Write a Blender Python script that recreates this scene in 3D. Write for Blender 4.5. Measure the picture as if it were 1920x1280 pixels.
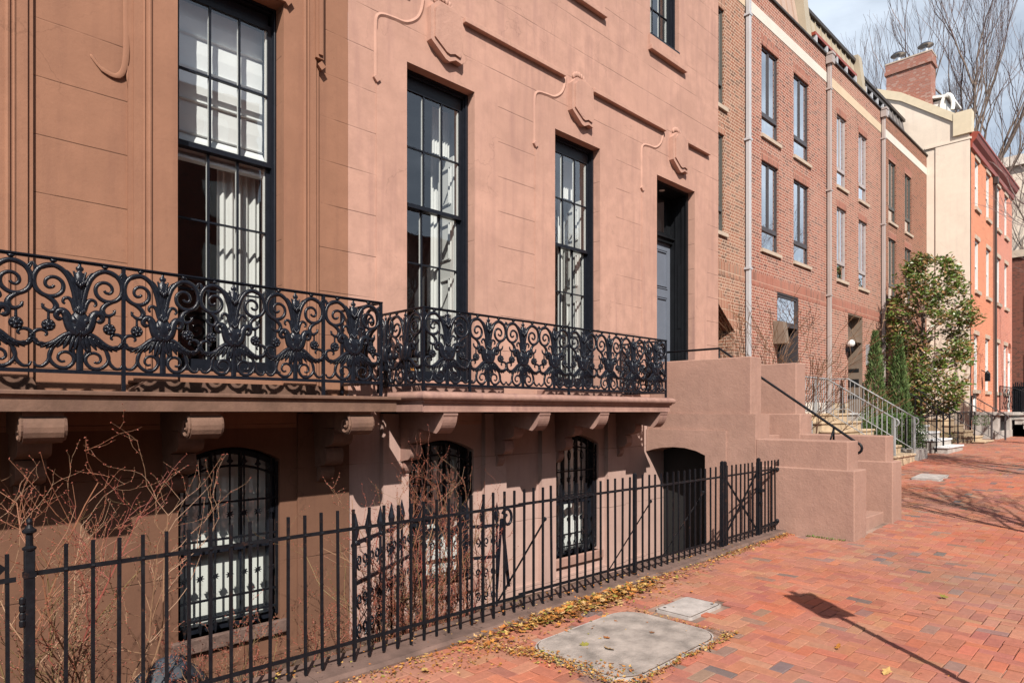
import bpy, bmesh, math, random
from mathutils import Vector, Matrix, noise
R = math.radians
for o in list(bpy.data.objects): bpy.data.objects.remove(o)
S = bpy.context.scene
COL = S.collection
rnd = random.Random(7)

# ------------------------------------------------------------------ camera
# camera stands at x=0,y=0 on the brick sidewalk, eye 1.65 m; facades run along +X, the street side is -Y
EYE = 1.65
cd = bpy.data.cameras.new('camera'); cam = bpy.data.objects.new('camera', cd); COL.objects.link(cam)
cam.location = (0, 0, EYE); cam.rotation_euler = (R(90), 0, -math.atan2(.6997, .7145))
cd.sensor_width = 36; cd.lens = 1230/1920*36; cd.shift_y = (772-640)/1920
cd.clip_start = .05; cd.clip_end = 800
S.camera = cam
S.render.resolution_x = 1024; S.render.resolution_y = 682
# ------------------------------------------------------------------ light
SUN_EL = 41.5
w = bpy.data.worlds.new('World'); S.world = w; w.use_nodes = True
nt = w.node_tree; N = nt.nodes; L = nt.links
bg = N['Background']
sky = N.new('ShaderNodeTexSky'); sky.sky_type = 'NISHITA'; sky.sun_disc = False
sky.sun_elevation = R(SUN_EL); sky.sun_rotation = R(218); sky.air_density = 1.0; sky.dust_density = 1.2; sky.ozone_density = 1.0
tc = N.new('ShaderNodeTexCoord'); mp = N.new('ShaderNodeMapping'); mp.inputs['Scale'].default_value = (1.0, 1.0, 3.2)
mp.inputs['Rotation'].default_value = (0, 0, .6)
nz = N.new('ShaderNodeTexNoise'); nz.inputs['Scale'].default_value = 2.4; nz.inputs['Detail'].default_value = 7; nz.inputs['Roughness'].default_value = .55
rp = N.new('ShaderNodeValToRGB'); rp.color_ramp.elements[0].position = .40; rp.color_ramp.elements[1].position = .60
rp.color_ramp.elements[0].color = (.50, .50, .50, 1); rp.color_ramp.elements[1].color = (.97, .97, .97, 1)
mx = N.new('ShaderNodeMixRGB'); mx.inputs[2].default_value = (11.8, 13.2, 15.0, 1)
L.new(tc.outputs['Generated'], mp.inputs[0]); L.new(mp.outputs[0], nz.inputs['Vector']); L.new(nz.outputs['Fac'], rp.inputs[0])
# bright thin cloud low in the sky, clear deep blue overhead
sx = N.new('ShaderNodeSeparateXYZ'); L.new(tc.outputs['Generated'], sx.inputs[0])
mr = N.new('ShaderNodeMapRange'); L.new(sx.outputs[2], mr.inputs[0])
for i_, v_ in enumerate((.46, .72, 1.0, .10)): mr.inputs[i_+1].default_value = v_
mm = N.new('ShaderNodeMath'); mm.operation = 'MULTIPLY'; L.new(mr.outputs[0], mm.inputs[0]); L.new(rp.outputs[0], mm.inputs[1])
L.new(mm.outputs[0], mx.inputs[0]); L.new(sky.outputs[0], mx.inputs[1]); L.new(mx.outputs[0], bg.inputs[0])
bg.inputs[1].default_value = .058
sd = bpy.data.lights.new('sun', 'SUN'); sd.energy = 5.0; sd.angle = R(.5); sd.color = (1, .935, .86)
sun = bpy.data.objects.new('sun', sd); COL.objects.link(sun)
ce = math.cos(R(SUN_EL))
LD = Vector((.616*ce, .788*ce, -math.sin(R(SUN_EL))))
sun.rotation_euler = LD.to_track_quat('-Z', 'Y').to_euler(); sun.location = (-8, -10, 14)
S.view_settings.view_transform = 'Standard'; S.view_settings.look = 'None'; S.view_settings.gamma = 1
S.view_settings.use_curve_mapping = False; S.view_settings.exposure = .40
S.render.engine = 'CYCLES'
try:
    S.cycles.max_bounces = 6; S.cycles.diffuse_bounces = 1; S.cycles.glossy_bounces = 3; S.cycles.transparent_max_bounces = 12
    S.cycles.caustics_reflective = False; S.cycles.caustics_refractive = False
except Exception: pass

# ------------------------------------------------------------------ materials
def nodes_of(name):
    m = bpy.data.materials.new(name); m.use_nodes = True
    return m, m.node_tree, m.node_tree.nodes['Principled BSDF']
def add(nt, t, **kw):
    n = nt.nodes.new(t)
    for k, v in kw.items():
        if k in n.inputs: n.inputs[k].default_value = v
        else: setattr(n, k, v)
    return n
def noise_n(nt, vec, scale, detail=4, rough=.55, sc=None):
    n = add(nt, 'ShaderNodeTexNoise'); n.inputs['Scale'].default_value = scale; n.inputs['Detail'].default_value = detail; n.inputs['Roughness'].default_value = rough
    if sc:
        m = add(nt, 'ShaderNodeMapping'); m.inputs['Scale'].default_value = sc; nt.links.new(vec, m.inputs[0]); vec = m.outputs[0]
    nt.links.new(vec, n.inputs['Vector']); return n.outputs['Fac']
def mathn(nt, op, a, b=None, clamp=False):
    n = nt.nodes.new('ShaderNodeMath'); n.operation = op; n.use_clamp = clamp
    for i, v in enumerate((a, b)):
        if v is None: continue
        if isinstance(v, (int, float)): n.inputs[i].default_value = v
        else: nt.links.new(v, n.inputs[i])
    return n.outputs[0]
def mapr(nt, v, a, b, c, d):
    n = nt.nodes.new('ShaderNodeMapRange'); nt.links.new(v, n.inputs[0])
    for i, x in enumerate((a, b, c, d)): n.inputs[i+1].default_value = x
    return n.outputs[0]
def mixc(nt, f, a, b, mode='MIX'):
    n = nt.nodes.new('ShaderNodeMixRGB'); n.blend_type = mode
    for i, v in enumerate((f, a, b)):
        if isinstance(v, (int, float)): n.inputs[i].default_value = v
        elif isinstance(v, (tuple, list)): n.inputs[i].default_value = (*v[:3], 1)
        else: nt.links.new(v, n.inputs[i])
    return n.outputs[0]
def setbump(nt, b, h, strength=.3, dist=.01, prev=None):
    n = nt.nodes.new('ShaderNodeBump'); n.inputs['Strength'].default_value = strength; n.inputs['Distance'].default_value = dist
    nt.links.new(h, n.inputs['Height'])
    if prev: nt.links.new(prev, n.inputs['Normal'])
    if b: nt.links.new(n.outputs[0], b.inputs['Normal'])
    return n.outputs[0]
def scl(c, k): return tuple(min(1, x*k) for x in c)

def mat_plain(name, col, rough=.6, metal=0, var=.12, scale=6, bump=.15, bdist=.004, spec=.5, vs=None):
    m, nt, b = nodes_of(name)
    g = add(nt, 'ShaderNodeNewGeometry').outputs['Position']
    n = noise_n(nt, g, scale, 5, sc=vs)
    nt.links.new(mixc(nt, mapr(nt, n, .3, .7, 0, 1), scl(col, 1-var), scl(col, 1+var)), b.inputs['Base Color'])
    b.inputs['Roughness'].default_value = rough; b.inputs['Metallic'].default_value = metal; b.inputs['Specular IOR Level'].default_value = spec
    if bump: setbump(nt, b, noise_n(nt, g, scale*9, 4), bump, bdist)
    return m

def mat_stucco(name, col, joints=None, stain=.12, streak=.10, bump=.35, pale=.06, cracks=.32):
    """painted scored stucco: soft blotches, vertical wash marks, trowel bump, scored courses every .44 m"""
    m, nt, b = nodes_of(name)
    g = add(nt, 'ShaderNodeNewGeometry').outputs['Position']
    big = noise_n(nt, g, .9, 5, .6)
    mid = noise_n(nt, g, 5.5, 6, .65)
    stv = noise_n(nt, g, 3.0, 4, .6, (2.6, 2.6, .22))
    c = mixc(nt, mapr(nt, big, .3, .7, 0, 1), scl(col, 1-stain), scl(col, 1+pale))
    c = mixc(nt, mapr(nt, mid, .38, .70, 0, .80), c, scl(col, 1-stain*1.5))
    dk = (col[0]*.62, col[1]*.60, col[2]*.66)
    c = mixc(nt, mapr(nt, stv, .50, .78, 0, streak*4.6), c, dk)
    # patches repainted a shade paler, and small soot freckles
    pt = noise_n(nt, g, .55, 2, .4, (1, 1, 1.7))
    c = mixc(nt, mapr(nt, pt, .56, .60, 0, .16), c, scl(col, 1.22))
    fk = noise_n(nt, g, 17, 3, .8)
    c = mixc(nt, mapr(nt, fk, .60, .74, 0, .30), c, dk)
    # hairline cracks, only here and there
    vo = add(nt, 'ShaderNodeTexVoronoi'); vo.feature = 'DISTANCE_TO_EDGE'; vo.inputs['Scale'].default_value = .85
    wv = add(nt, 'ShaderNodeVectorMath'); wv.operation = 'ADD'
    wn = add(nt, 'ShaderNodeTexNoise'); wn.inputs['Scale'].default_value = 3.2; wn.inputs['Detail'].default_value = 6; nt.links.new(g, wn.inputs['Vector'])
    ws = add(nt, 'ShaderNodeVectorMath'); ws.operation = 'SCALE'; ws.inputs['Scale'].default_value = .55; nt.links.new(wn.outputs['Color'], ws.inputs[0])
    nt.links.new(g, wv.inputs[0]); nt.links.new(ws.outputs[0], wv.inputs[1]); nt.links.new(wv.outputs[0], vo.inputs['Vector'])
    crk = mathn(nt, 'MULTIPLY', mapr(nt, vo.outputs['Distance'], .0015, .006, 1, 0), mapr(nt, noise_n(nt, g, .8, 2), .55, .62, 0, cracks))
    c = mixc(nt, crk, c, scl(col, .40))
    f2 = noise_n(nt, g, 38, 3, .6)
    h = mathn(nt, 'ADD', mathn(nt, 'MULTIPLY', noise_n(nt, g, 13, 6, .7), 1.0), mathn(nt, 'MULTIPLY', f2, .5))
    nrm = None
    if joints:
        z0, dz = joints
        sp = add(nt, 'ShaderNodeSeparateXYZ'); nt.links.new(g, sp.inputs[0])
        zz = mathn(nt, 'ADD', sp.outputs[2], mathn(nt, 'MULTIPLY', mathn(nt, 'SUBTRACT', noise_n(nt, g, 2.2, 2), .5), .012))
        fr = mathn(nt, 'FRACT', mathn(nt, 'DIVIDE', mathn(nt, 'SUBTRACT', zz, z0-50*dz), dz))
        ds = mathn(nt, 'MULTIPLY', mathn(nt, 'ABSOLUTE', mathn(nt, 'SUBTRACT', fr, .5)), dz)
        edge = mapr(nt, ds, dz/2-.0065, dz/2-.0025, 0, 1)
        fade = mapr(nt, noise_n(nt, g, 1.7, 3, .6), .38, .56, .12, 1)
        ln = mathn(nt, 'MULTIPLY', edge, fade)
        c = mixc(nt, mathn(nt, 'MULTIPLY', ln, .58), c, scl(col, .34))
        nrm = setbump(nt, None, mathn(nt, 'SUBTRACT', 1.0, ln), .6, .008)
    nt.links.new(c, b.inputs['Base Color'])
    setbump(nt, b, h, bump, .006, nrm)
    b.inputs['Roughness'].default_value = .86; b.inputs['Specular IOR Level'].default_value = .25
    return m

def mat_brick(name, c1, c2, c3, mortar, soldier=False, wash=.0, bw=.2035, rh=.0677, ms=.015):
    m, nt, b = nodes_of(name)
    uv = add(nt, 'ShaderNodeUVMap').outputs[0]; vec = uv
    g = add(nt, 'ShaderNodeNewGeometry').outputs['Position']
    if soldier:
        mpn = add(nt, 'ShaderNodeMapping'); mpn.inputs['Rotation'].default_value = (0, 0, R(90)); nt.links.new(uv, mpn.inputs[0]); vec = mpn.outputs[0]
    def br(a, bb, bias):
        n = add(nt, 'ShaderNodeTexBrick'); nt.links.new(vec, n.inputs['Vector'])
        n.offset = .5 if not soldier else 0; n.squash = .5 if not soldier else 1; n.squash_frequency = 2
        n.inputs['Scale'].default_value = 1; n.inputs['Brick Width'].default_value = bw; n.inputs['Row Height'].default_value = rh
        n.inputs['Mortar Size'].default_value = ms/2; n.inputs['Mortar Smooth'].default_value = .15; n.inputs['Bias'].default_value = bias
        n.inputs['Color1'].default_value = (*a, 1); n.inputs['Color2'].default_value = (*bb, 1); n.inputs['Mortar'].default_value = (*mortar, 1)
        return n
    n1 = br(c1, c2, 0)
    # darker headers scattered through the wall
    n2 = br((0, 0, 0), (1, 1, 1), 0)
    dark = mapr(nt, n2.outputs['Color'], .72, .85, 0, .75)
    c = mixc(nt, mathn(nt, 'MULTIPLY', dark, mathn(nt, 'SUBTRACT', 1.0, n1.outputs['Fac'])), n1.outputs['Color'], c3)
    n = noise_n(nt, g, 1.1, 5, .6)
    c = mixc(nt, mapr(nt, n, .35, .75, 0, .22+wash), c, mortar)
    c = mixc(nt, mapr(nt, noise_n(nt, g, 30, 3), .3, .7, 0, .25), c, scl(c3, .9))
    nt.links.new(c, b.inputs['Base Color'])
    nr = setbump(nt, None, mathn(nt, 'SUBTRACT', 1.0, n1.outputs['Fac']), .7, .008)
    setbump(nt, b, noise_n(nt, g, 60, 3), .3, .004, nr)
    b.inputs['Roughness'].default_value = .88; b.inputs['Specular IOR Level'].default_value = .2
    return m

def mat_attr(name, rough=.8, scale=30, bump=.3, spec=.3, var=.2, trans=0, streak=False):
    """colour per brick / per leaf / per board comes from the mesh's own colour attribute"""
    m, nt, b = nodes_of(name)
    a = add(nt, 'ShaderNodeVertexColor'); a.layer_name = 'Col'
    g = add(nt, 'ShaderNodeNewGeometry').outputs['Position']
    n = noise_n(nt, g, scale, 4, .65)
    c = mixc(nt, mapr(nt, n, .3, .75, 0, var*2), a.outputs[0], (.03, .02, .018))
    n2 = noise_n(nt, g, 1.3, 4, .6)
    if streak: c = mixc(nt, mapr(nt, n2, .45, .75, 0, .28), c, (.42, .27, .2))
    nt.links.new(c, b.inputs['Base Color']); b.inputs['Roughness'].default_value = rough; b.inputs['Specular IOR Level'].default_value = spec
    if bump: setbump(nt, b, noise_n(nt, g, scale*2.2, 4), bump, .004)
    if trans:
        t = nt.nodes.new('ShaderNodeBsdfTranslucent'); ms = nt.nodes.new('ShaderNodeMixShader'); ms.inputs[0].default_value = trans
        nt.links.new(c, t.inputs[0]); out = nt.nodes['Material Output']
        nt.links.new(b.outputs[0], ms.inputs[1]); nt.links.new(t.outputs[0], ms.inputs[2]); nt.links.new(ms.outputs[0], out.inputs[0])
    return m

def mat_glass(name, tint=(.9, .95, .95), refl=.16, wob=.25):
    m, nt, b = nodes_of(name)
    out = nt.nodes['Material Output']; nt.nodes.remove(b)
    t = nt.nodes.new('ShaderNodeBsdfTransparent'); t.inputs[0].default_value = (*tint, 1)
    gl = nt.nodes.new('ShaderNodeBsdfGlossy'); gl.inputs['Roughness'].default_value = .015; gl.inputs[0].default_value = (.95, .97, 1, 1)
    g = add(nt, 'ShaderNodeNewGeometry').outputs['Position']
    bp = nt.nodes.new('ShaderNodeBump'); bp.inputs['Strength'].default_value = wob; bp.inputs['Distance'].default_value = .004
    nt.links.new(noise_n(nt, g, 2.5, 2), bp.inputs['Height']); nt.links.new(bp.outputs[0], gl.inputs['Normal'])
    fr = nt.nodes.new('ShaderNodeLayerWeight'); fr.inputs[0].default_value = .5
    f = mathn(nt, 'ADD', mathn(nt, 'MULTIPLY', mathn(nt, 'POWER', fr.outputs['Facing'], 3.0), .85), refl, True)
    ms = nt.nodes.new('ShaderNodeMixShader'); nt.links.new(f, ms.inputs[0]); nt.links.new(t.outputs[0], ms.inputs[1]); nt.links.new(gl.outputs[0], ms.inputs[2])
    nt.links.new(ms.outputs[0], out.inputs[0]); return m

PINK = (.53, .31, .238); BROWN = (.315, .157, .098)
M = {}
M['pink'] = mat_stucco('pink_scored_stucco', PINK, (5.504, .44), stain=.16, streak=.14)
M['pink_plain'] = mat_stucco('pink_plain_stucco', PINK, None, stain=.15, streak=.13)
M['pink_rough'] = mat_stucco('pink_stippled_stucco', scl(PINK, .93), None, bump=1.0)
M['brown'] = mat_stucco('brown_scored_stucco', BROWN, (5.504, .44), stain=.1)
M['brown_plain'] = mat_stucco('brown_plain_stucco', BROWN, None, stain=.1)
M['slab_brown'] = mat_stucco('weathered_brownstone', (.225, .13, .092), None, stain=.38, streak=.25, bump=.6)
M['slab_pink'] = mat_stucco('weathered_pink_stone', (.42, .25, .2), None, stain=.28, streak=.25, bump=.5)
M['stoop'] = mat_stucco('stoop_stucco', (.40, .24, .187), None, stain=.13, streak=.07, bump=1.0, cracks=.0)
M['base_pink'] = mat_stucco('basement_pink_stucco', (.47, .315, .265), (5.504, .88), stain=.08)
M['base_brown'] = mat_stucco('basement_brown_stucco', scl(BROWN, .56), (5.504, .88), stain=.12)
M['cream'] = mat_stucco('cream_stucco', (.77, .66, .545), None, stain=.05, streak=.05, bump=.2)
M['cream_trim'] = mat_plain('cream_coping', (.66, .56, .40), .6, var=.05)
M['brickA'] = mat_brick('tan_red_brick', (.36, .145, .085), (.25, .11, .07), (.12, .07, .05), (.68, .49, .37))
M['brickB'] = mat_brick('red_brick', (.37, .125, .082), (.27, .095, .07), (.13, .06, .05), (.68, .48, .38))
M['brickC'] = mat_brick('rose_brick', (.38, .14, .095), (.29, .11, .078), (.15, .07, .052), (.66, .47, .365))
M['brickD'] = mat_brick('brown_brick', (.30, .11, .07), (.22, .085, .057), (.12, .055, .04), (.48, .30, .21))
M['soldA'] = mat_brick('soldier_brick_tan', (.38, .15, .09), (.29, .115, .07), (.15, .075, .05), (.66, .48, .36), True)
M['soldB'] = mat_brick('soldier_brick_red', (.38, .125, .085), (.29, .10, .07), (.17, .07, .055), (.60, .37, .28), True)
M['orange'] = mat_brick('orange_painted_brick', (.74, .255, .135), (.66, .22, .12), (.52, .17, .10), (.78, .42, .28))
M['rose'] = mat_brick('washed_rose_brick', (.66, .23, .15), (.58, .20, .13), (.48, .16, .12), (.70, .42, .33))
M['chim'] = mat_brick('old_chimney_brick', (.38, .13, .085), (.25, .095, .07), (.46, .30, .25), (.34, .20, .16), wash=.12)
M['darkbrick'] = mat_brick('dark_old_brick', (.24, .075, .05), (.16, .055, .04), (.09, .04, .03), (.22, .12, .09))
M['iron'] = mat_plain('black_gloss_iron', (.009, .011, .017), .23, var=.3, scale=40, bump=.35, bdist=.003, spec=.32)
M['iron_dull'] = mat_plain('black_painted_iron', (.007, .008, .011), .45, var=.3, scale=30, bump=.3, bdist=.002, spec=.22)
_m = M['iron_dull']; _nt = _m.node_tree; _b = _nt.nodes['Principled BSDF']; _g = add(_nt, 'ShaderNodeNewGeometry').outputs['Position']
_src = _b.inputs['Base Color'].links[0].from_socket
_nt.links.new(mixc(_nt, mapr(_nt, noise_n(_nt, _g, 14, 5, .75), .60, .72, 0, .55), _src, (.10, .045, .025)), _b.inputs['Base Color'])
_nt.links.new(mapr(_nt, noise_n(_nt, _g, 9, 4, .7), .35, .7, .32, .7), _b.inputs['Roughness'])
M['sash'] = mat_plain('charcoal_paint', (.011, .013, .019), .35, var=.2, scale=20, bump=.2, bdist=.002, spec=.25)
M['black_wood'] = mat_plain('black_panel_paint', (.010, .011, .013), .4, var=.2, spec=.25)
M['door_blue'] = mat_plain('blue_grey_door_paint', (.155, .175, .215), .38, var=.05, bump=.05)
M['white'] = mat_plain('white_paint', (.78, .77, .74), .5, var=.03, bump=.05)
M['shade'] = mat_plain('white_linen_blind', (.80, .80, .79), .9, var=.05, scale=3, bump=.3)
M['curtain'] = mat_plain('white_curtain', (.72, .71, .68), .9, var=.05, scale=3, bump=.2)
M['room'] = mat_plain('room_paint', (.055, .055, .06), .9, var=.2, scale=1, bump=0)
M['dark'] = mat_plain('unlit_void_black', (.008, .008, .008), .9, bump=0)  # near-black paints in the dark of unlit openings and rooms
M['frost'] = mat_plain('frosted_pane', (.60, .63, .56), .5, var=.06, scale=1.5, bump=0)
M['frameB'] = mat_plain('bronze_window_paint', (.06, .052, .055), .45, bump=0)
M['frameC'] = mat_plain('pale_mauve_window_paint', (.42, .37, .36), .5, bump=0)
M['frameD'] = mat_plain('olive_window_paint', (.085, .085, .075), .5, bump=0)
M['jambC'] = mat_plain('taupe_panel_paint', (.21, .155, .115), .55, bump=0)
M['roller'] = mat_plain('cream_roller_blind', (.84, .83, .77), .85, var=.04, scale=1.5, bump=0)
M['pane_blue'] = mat_plain('sky_blue_backing', (.50, .57, .60), .8, var=.12, scale=.7, bump=0)  # pale blue paints the mirrored sky behind the row-house glass
M['bag'] = mat_plain('dark_grey_plastic', (.03, .036, .048), .62, var=.3, scale=4)
M['limestone'] = mat_plain('limestone_sill', (.50, .40, .31), .8, var=.12, scale=5)
M['band_white'] = mat_plain('cast_stone_band', (.70, .62, .54), .8, var=.05, scale=2)
M['band_tan'] = mat_plain('tan_stone_band', (.62, .48, .33), .8, var=.06, scale=2)
M['step_stone'] = mat_plain('sandstone_tread', (.50, .375, .245), .8, var=.2, scale=4, bump=.3)
M['marble'] = mat_plain('worn_white_marble', (.72, .72, .72), .5, var=.12, scale=5, bump=.2)
M['grey_stone'] = mat_plain('grey_granite', (.44, .40, .36), .8, var=.25, scale=3, bump=.3)
M['concrete'] = mat_plain('weathered_concrete', (.31, .265, .235), .95, var=.38, scale=6.5, bump=.9, bdist=.006)
M['concrete2'] = mat_plain('pale_concrete', (.40, .36, .335), .9, var=.25, scale=9, bump=.4)
M['kerb'] = mat_plain('worn_brownstone_kerb', (.145, .09, .072), .85, var=.35, scale=5, bump=.5, bdist=.01)
M['soil'] = mat_plain('garden_soil', (.10, .06, .04), .95, var=.4, scale=12, bump=.8, bdist=.02)
M['asphalt'] = mat_plain('asphalt', (.05, .05, .05), .9, var=.2, scale=20, bump=.3)
M['joint'] = mat_plain('sandy_joint', (.27, .18, .14), .95, var=.75, scale=1.6)
M['steel'] = mat_plain('grey_painted_steel', (.30, .31, .32), .4, var=.06, bump=0)
M['pipe'] = mat_plain('painted_downspout', (.40, .34, .315), .45, var=.05, bump=0, scale=2)
M['pipe_w'] = mat_plain('white_downspout', (.47, .47, .485), .4, var=.05, bump=0, scale=2)
M['roof_beige'] = mat_plain('beige_standing_seam', (.42, .355, .26), .55, var=.06, scale=2, bump=0)
M['roof_pink'] = mat_plain('pink_tan_seam', (.46, .33, .26), .55, var=.06, scale=2, bump=0)
M['roof_dark'] = mat_plain('dark_brown_flashing', (.045, .035, .03), .5, bump=0)
M['weathered'] = mat_plain('weathered_grey_wood', (.20, .18, .17), .9, var=.35, scale=4, vs=(6, 6, .6))
M['cornice'] = mat_plain('oxblood_cornice_paint', (.30, .055, .03), .45, var=.1)
M['bark'] = mat_plain('grey_brown_bark', (.17, .125, .10), .9, var=.4, scale=6, bump=.7, bdist=.02)
M['twig'] = mat_plain('fine_twig_bark', (.20, .145, .135), .85, var=.3, scale=9, bump=0)
M['rose_cane'] = mat_attr('rose_cane_bark', .6, 60, .3, .4, .15)
M['leafm'] = mat_attr('magnolia_leaf', .32, 10, 0, .5, .08, .25)
M['leafc'] = mat_attr('cypress_foliage', .7, 8, 0, .3, .25)
M['leafh'] = mat_attr('hedge_leaf', .5, 10, 0, .4, .12, .15)
M['fallen'] = mat_attr('fallen_leaf', .75, 25, 0, .25, .12, .1)
M['pave'] = mat_attr('sidewalk_brick', .82, 26, .45, .25, .14, 0, True)
M['glass'] = mat_glass('old_window_glass', (.93, .96, .96), .12)
M['glass2'] = mat_glass('blue_window_glass', (.86, .95, .97), .50, .1)
M['metal'] = mat_plain('galvanised_metal', (.55, .56, .57), .3, 1, bump=0)
M['sign'] = mat_plain('sign_back_aluminium', (.5, .5, .5), .4, .6, bump=0)
M['plate'] = mat_plain('black_plate', (.02, .02, .02), .3, bump=0)
M['blue'] = mat_plain('blue_card', (.05, .18, .42), .6, bump=0)
M['amber'] = mat_plain('amber_lamp_wood', (.55, .22, .05), .6, bump=0)

# ------------------------------------------------------------------ mesh helpers
class MB:
    def __init__(s): s.v = []; s.f = []; s.c = []; s.cur = None; s.sm = []; s.smooth = False
    def vert(s, p): s.v.append(tuple(p)); return len(s.v)-1
    def face(s, idx):
        s.f.append(tuple(idx)); s.c.append(s.cur); s.sm.append(s.smooth)
    def quad(s, *pts): s.face([s.vert(p) for p in pts])
    def poly(s, pts): s.face([s.vert(p) for p in pts])
    def box(s, x0, x1, y0, y1, z0, z1, ch=0):
        if ch:
            return s.cbox(x0, x1, y0, y1, z0, z1, ch)
        i = len(s.v)
        for z in (z0, z1):
            for (x, y) in ((x0, y0), (x1, y0), (x1, y1), (x0, y1)): s.v.append((x, y, z))
        for q in ((0, 3, 2, 1), (4, 5, 6, 7), (0, 1, 5, 4), (1, 2, 6, 5), (2, 3, 7, 6), (3, 0, 4, 7)): s.face([i+k for k in q])
    def cbox(s, x0, x1, y0, y1, z0, z1, c):
        """box with chamfered edges on every side"""
        bm = bmesh.new(); bmesh.ops.create_cube(bm, size=1)
        for v in bm.verts: v.co = Vector(((x0+x1)/2+v.co.x*(x1-x0), (y0+y1)/2+v.co.y*(y1-y0), (z0+z1)/2+v.co.z*(z1-z0)))
        bmesh.ops.bevel(bm, geom=bm.edges[:], offset=c, segments=2, affect='EDGES', profile=.5)
        i = len(s.v); bm.verts.ensure_lookup_table()
        for v in bm.verts: s.v.append(tuple(v.co))
        for f in bm.faces: s.face([i+v.index for v in f.verts])
        bm.free()
    def obox(s, o, ax, ay, az):
        """box from an origin corner and three edge vectors"""
        o = Vector(o); ax = Vector(ax); ay = Vector(ay); az = Vector(az); i = len(s.v)
        for k in (Vector(), az):
            for q in (o, o+ax, o+ax+ay, o+ay): s.v.append(tuple(q+k))
        for q in ((0, 3, 2, 1), (4, 5, 6, 7), (0, 1, 5, 4), (1, 2, 6, 5), (2, 3, 7, 6), (3, 0, 4, 7)): s.face([i+k for k in q])
    def bar(s, a, b, w, h=None):
        a = Vector(a); b = Vector(b); t = (b-a).normalized(); h = h or w
        up = Vector((0, 0, 1)) if abs(t.z) < .9 else Vector((0, 1, 0))
        sd = t.cross(up).normalized(); up = sd.cross(t)
        s.obox(a-sd*w/2-up*h/2, b-a, sd*w, up*h)
    def tube(s, pts, rad, n=6, flat=1.0, cap=True, ref=None):
        pts = [Vector(p) for p in pts]; m = len(pts)
        if m < 2: return
        rings = []
        sd = None
        for k, p in enumerate(pts):
            t = (pts[min(k+1, m-1)]-pts[max(k-1, 0)])
            if t.length < 1e-9: t = Vector((0, 0, 1))
            t.normalize()
            if ref is not None: up = Vector(ref)
            else:
                up = sd.cross(t) if sd is not None and sd.cross(t).length > .1 else (Vector((0, 0, 1)) if abs(t.z) < .9 else Vector((1, 0, 0)))
            sdn = t.cross(up)
            if sdn.length < 1e-5: sdn = t.cross(Vector((.3, .5, .8)))
            sdn.normalize(); upn = sdn.cross(t).normalized(); sd = sdn
            r = rad[k] if isinstance(rad, (list, tuple)) else rad
            ring = []
            for j in range(n):
                a = 2*math.pi*j/n
                ring.append(s.vert(p+sdn*math.cos(a)*r+upn*math.sin(a)*r*flat))
            rings.append(ring)
        for k in range(m-1):
            for j in range(n):
                s.face((rings[k][j], rings[k][(j+1) % n], rings[k+1][(j+1) % n], rings[k+1][j]))
        if cap: s.face(rings[0][::-1]); s.face(rings[-1])
    def ball(s, c, rx, ry=None, rz=None, n=8, m=5):
        ry = ry or rx; rz = rz or rx; c = Vector(c); rings = []
        top = s.vert(c+Vector((0, 0, rz))); bot = s.vert(c-Vector((0, 0, rz)))
        for k in range(1, m):
            th = math.pi*k/m
            rings.append([s.vert(c+Vector((rx*math.sin(th)*math.cos(2*math.pi*j/n), ry*math.sin(th)*math.sin(2*math.pi*j/n), rz*math.cos(th)))) for j in range(n)])
        for j in range(n):
            s.face((top, rings[0][j], rings[0][(j+1) % n])); s.face((bot, rings[-1][(j+1) % n], rings[-1][j]))
            for k in range(m-2): s.face((rings[k][j], rings[k+1][j], rings[k+1][(j+1) % n], rings[k][(j+1) % n]))
    def lathe(s, c, prof, n=12):
        c = Vector(c); rings = [[s.vert(c+Vector((r*math.cos(2*math.pi*j/n), r*math.sin(2*math.pi*j/n), z))) for j in range(n)] for r, z in prof]
        for k in range(len(prof)-1):
            for j in range(n): s.face((rings[k][j], rings[k][(j+1) % n], rings[k+1][(j+1) % n], rings[k+1][j]))
        s.face(rings[0][::-1]); s.face(rings[-1])
    def prism(s, pts, ax, a0, a1):
        """extrude a 2D outline; ax='x': pts are (y,z); ax='y': pts are (x,z); ax='z': pts are (x,y)"""
        def P(p, a): return (a, p[0], p[1]) if ax == 'x' else ((p[0], a, p[1]) if ax == 'y' else (p[0], p[1], a))
        A = [s.vert(P(p, a0)) for p in pts]; B = [s.vert(P(p, a1)) for p in pts]; n = len(pts)
        s.face(A[::-1]); s.face(B)
        for i in range(n): s.face((A[i], A[(i+1) % n], B[(i+1) % n], B[i]))
    def leaf(s, c, d, nrm, l, wd, col):
        d = Vector(d).normalized(); nrm = Vector(nrm); sd = d.cross(nrm)
        if sd.length < 1e-4: sd = d.cross(Vector((.2, .9, .4)))
        sd.normalize(); nn = sd.cross(d); c = Vector(c); s.cur = col
        a = s.vert(c); b = s.vert(c+d*l*.5+sd*wd*.5+nn*l*.06); e = s.vert(c+d*l-nn*l*.1); g = s.vert(c+d*l*.5-sd*wd*.5+nn*l*.06)
        s.face((a, b, e, g))
    def build(s, name, mat, parent=None, fixn=True, local=None):
        me = bpy.data.meshes.new(name); me.from_pydata(s.v, [], s.f)
        if fixn:
            bm = bmesh.new(); bm.from_mesh(me); bmesh.ops.recalc_face_normals(bm, faces=bm.faces[:]); bm.to_mesh(me); bm.free()
        uv = me.uv_layers.new(name='UVMap')
        for p in me.polygons:
            n = p.normal; k = max(range(3), key=lambda i: abs(n[i]))
            for li in p.loop_indices:
                co = me.vertices[me.loops[li].vertex_index].co
                uv.data[li].uv = (co.y, co.z) if k == 0 else ((co.x, co.z) if k == 1 else (co.x, co.y))
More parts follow.
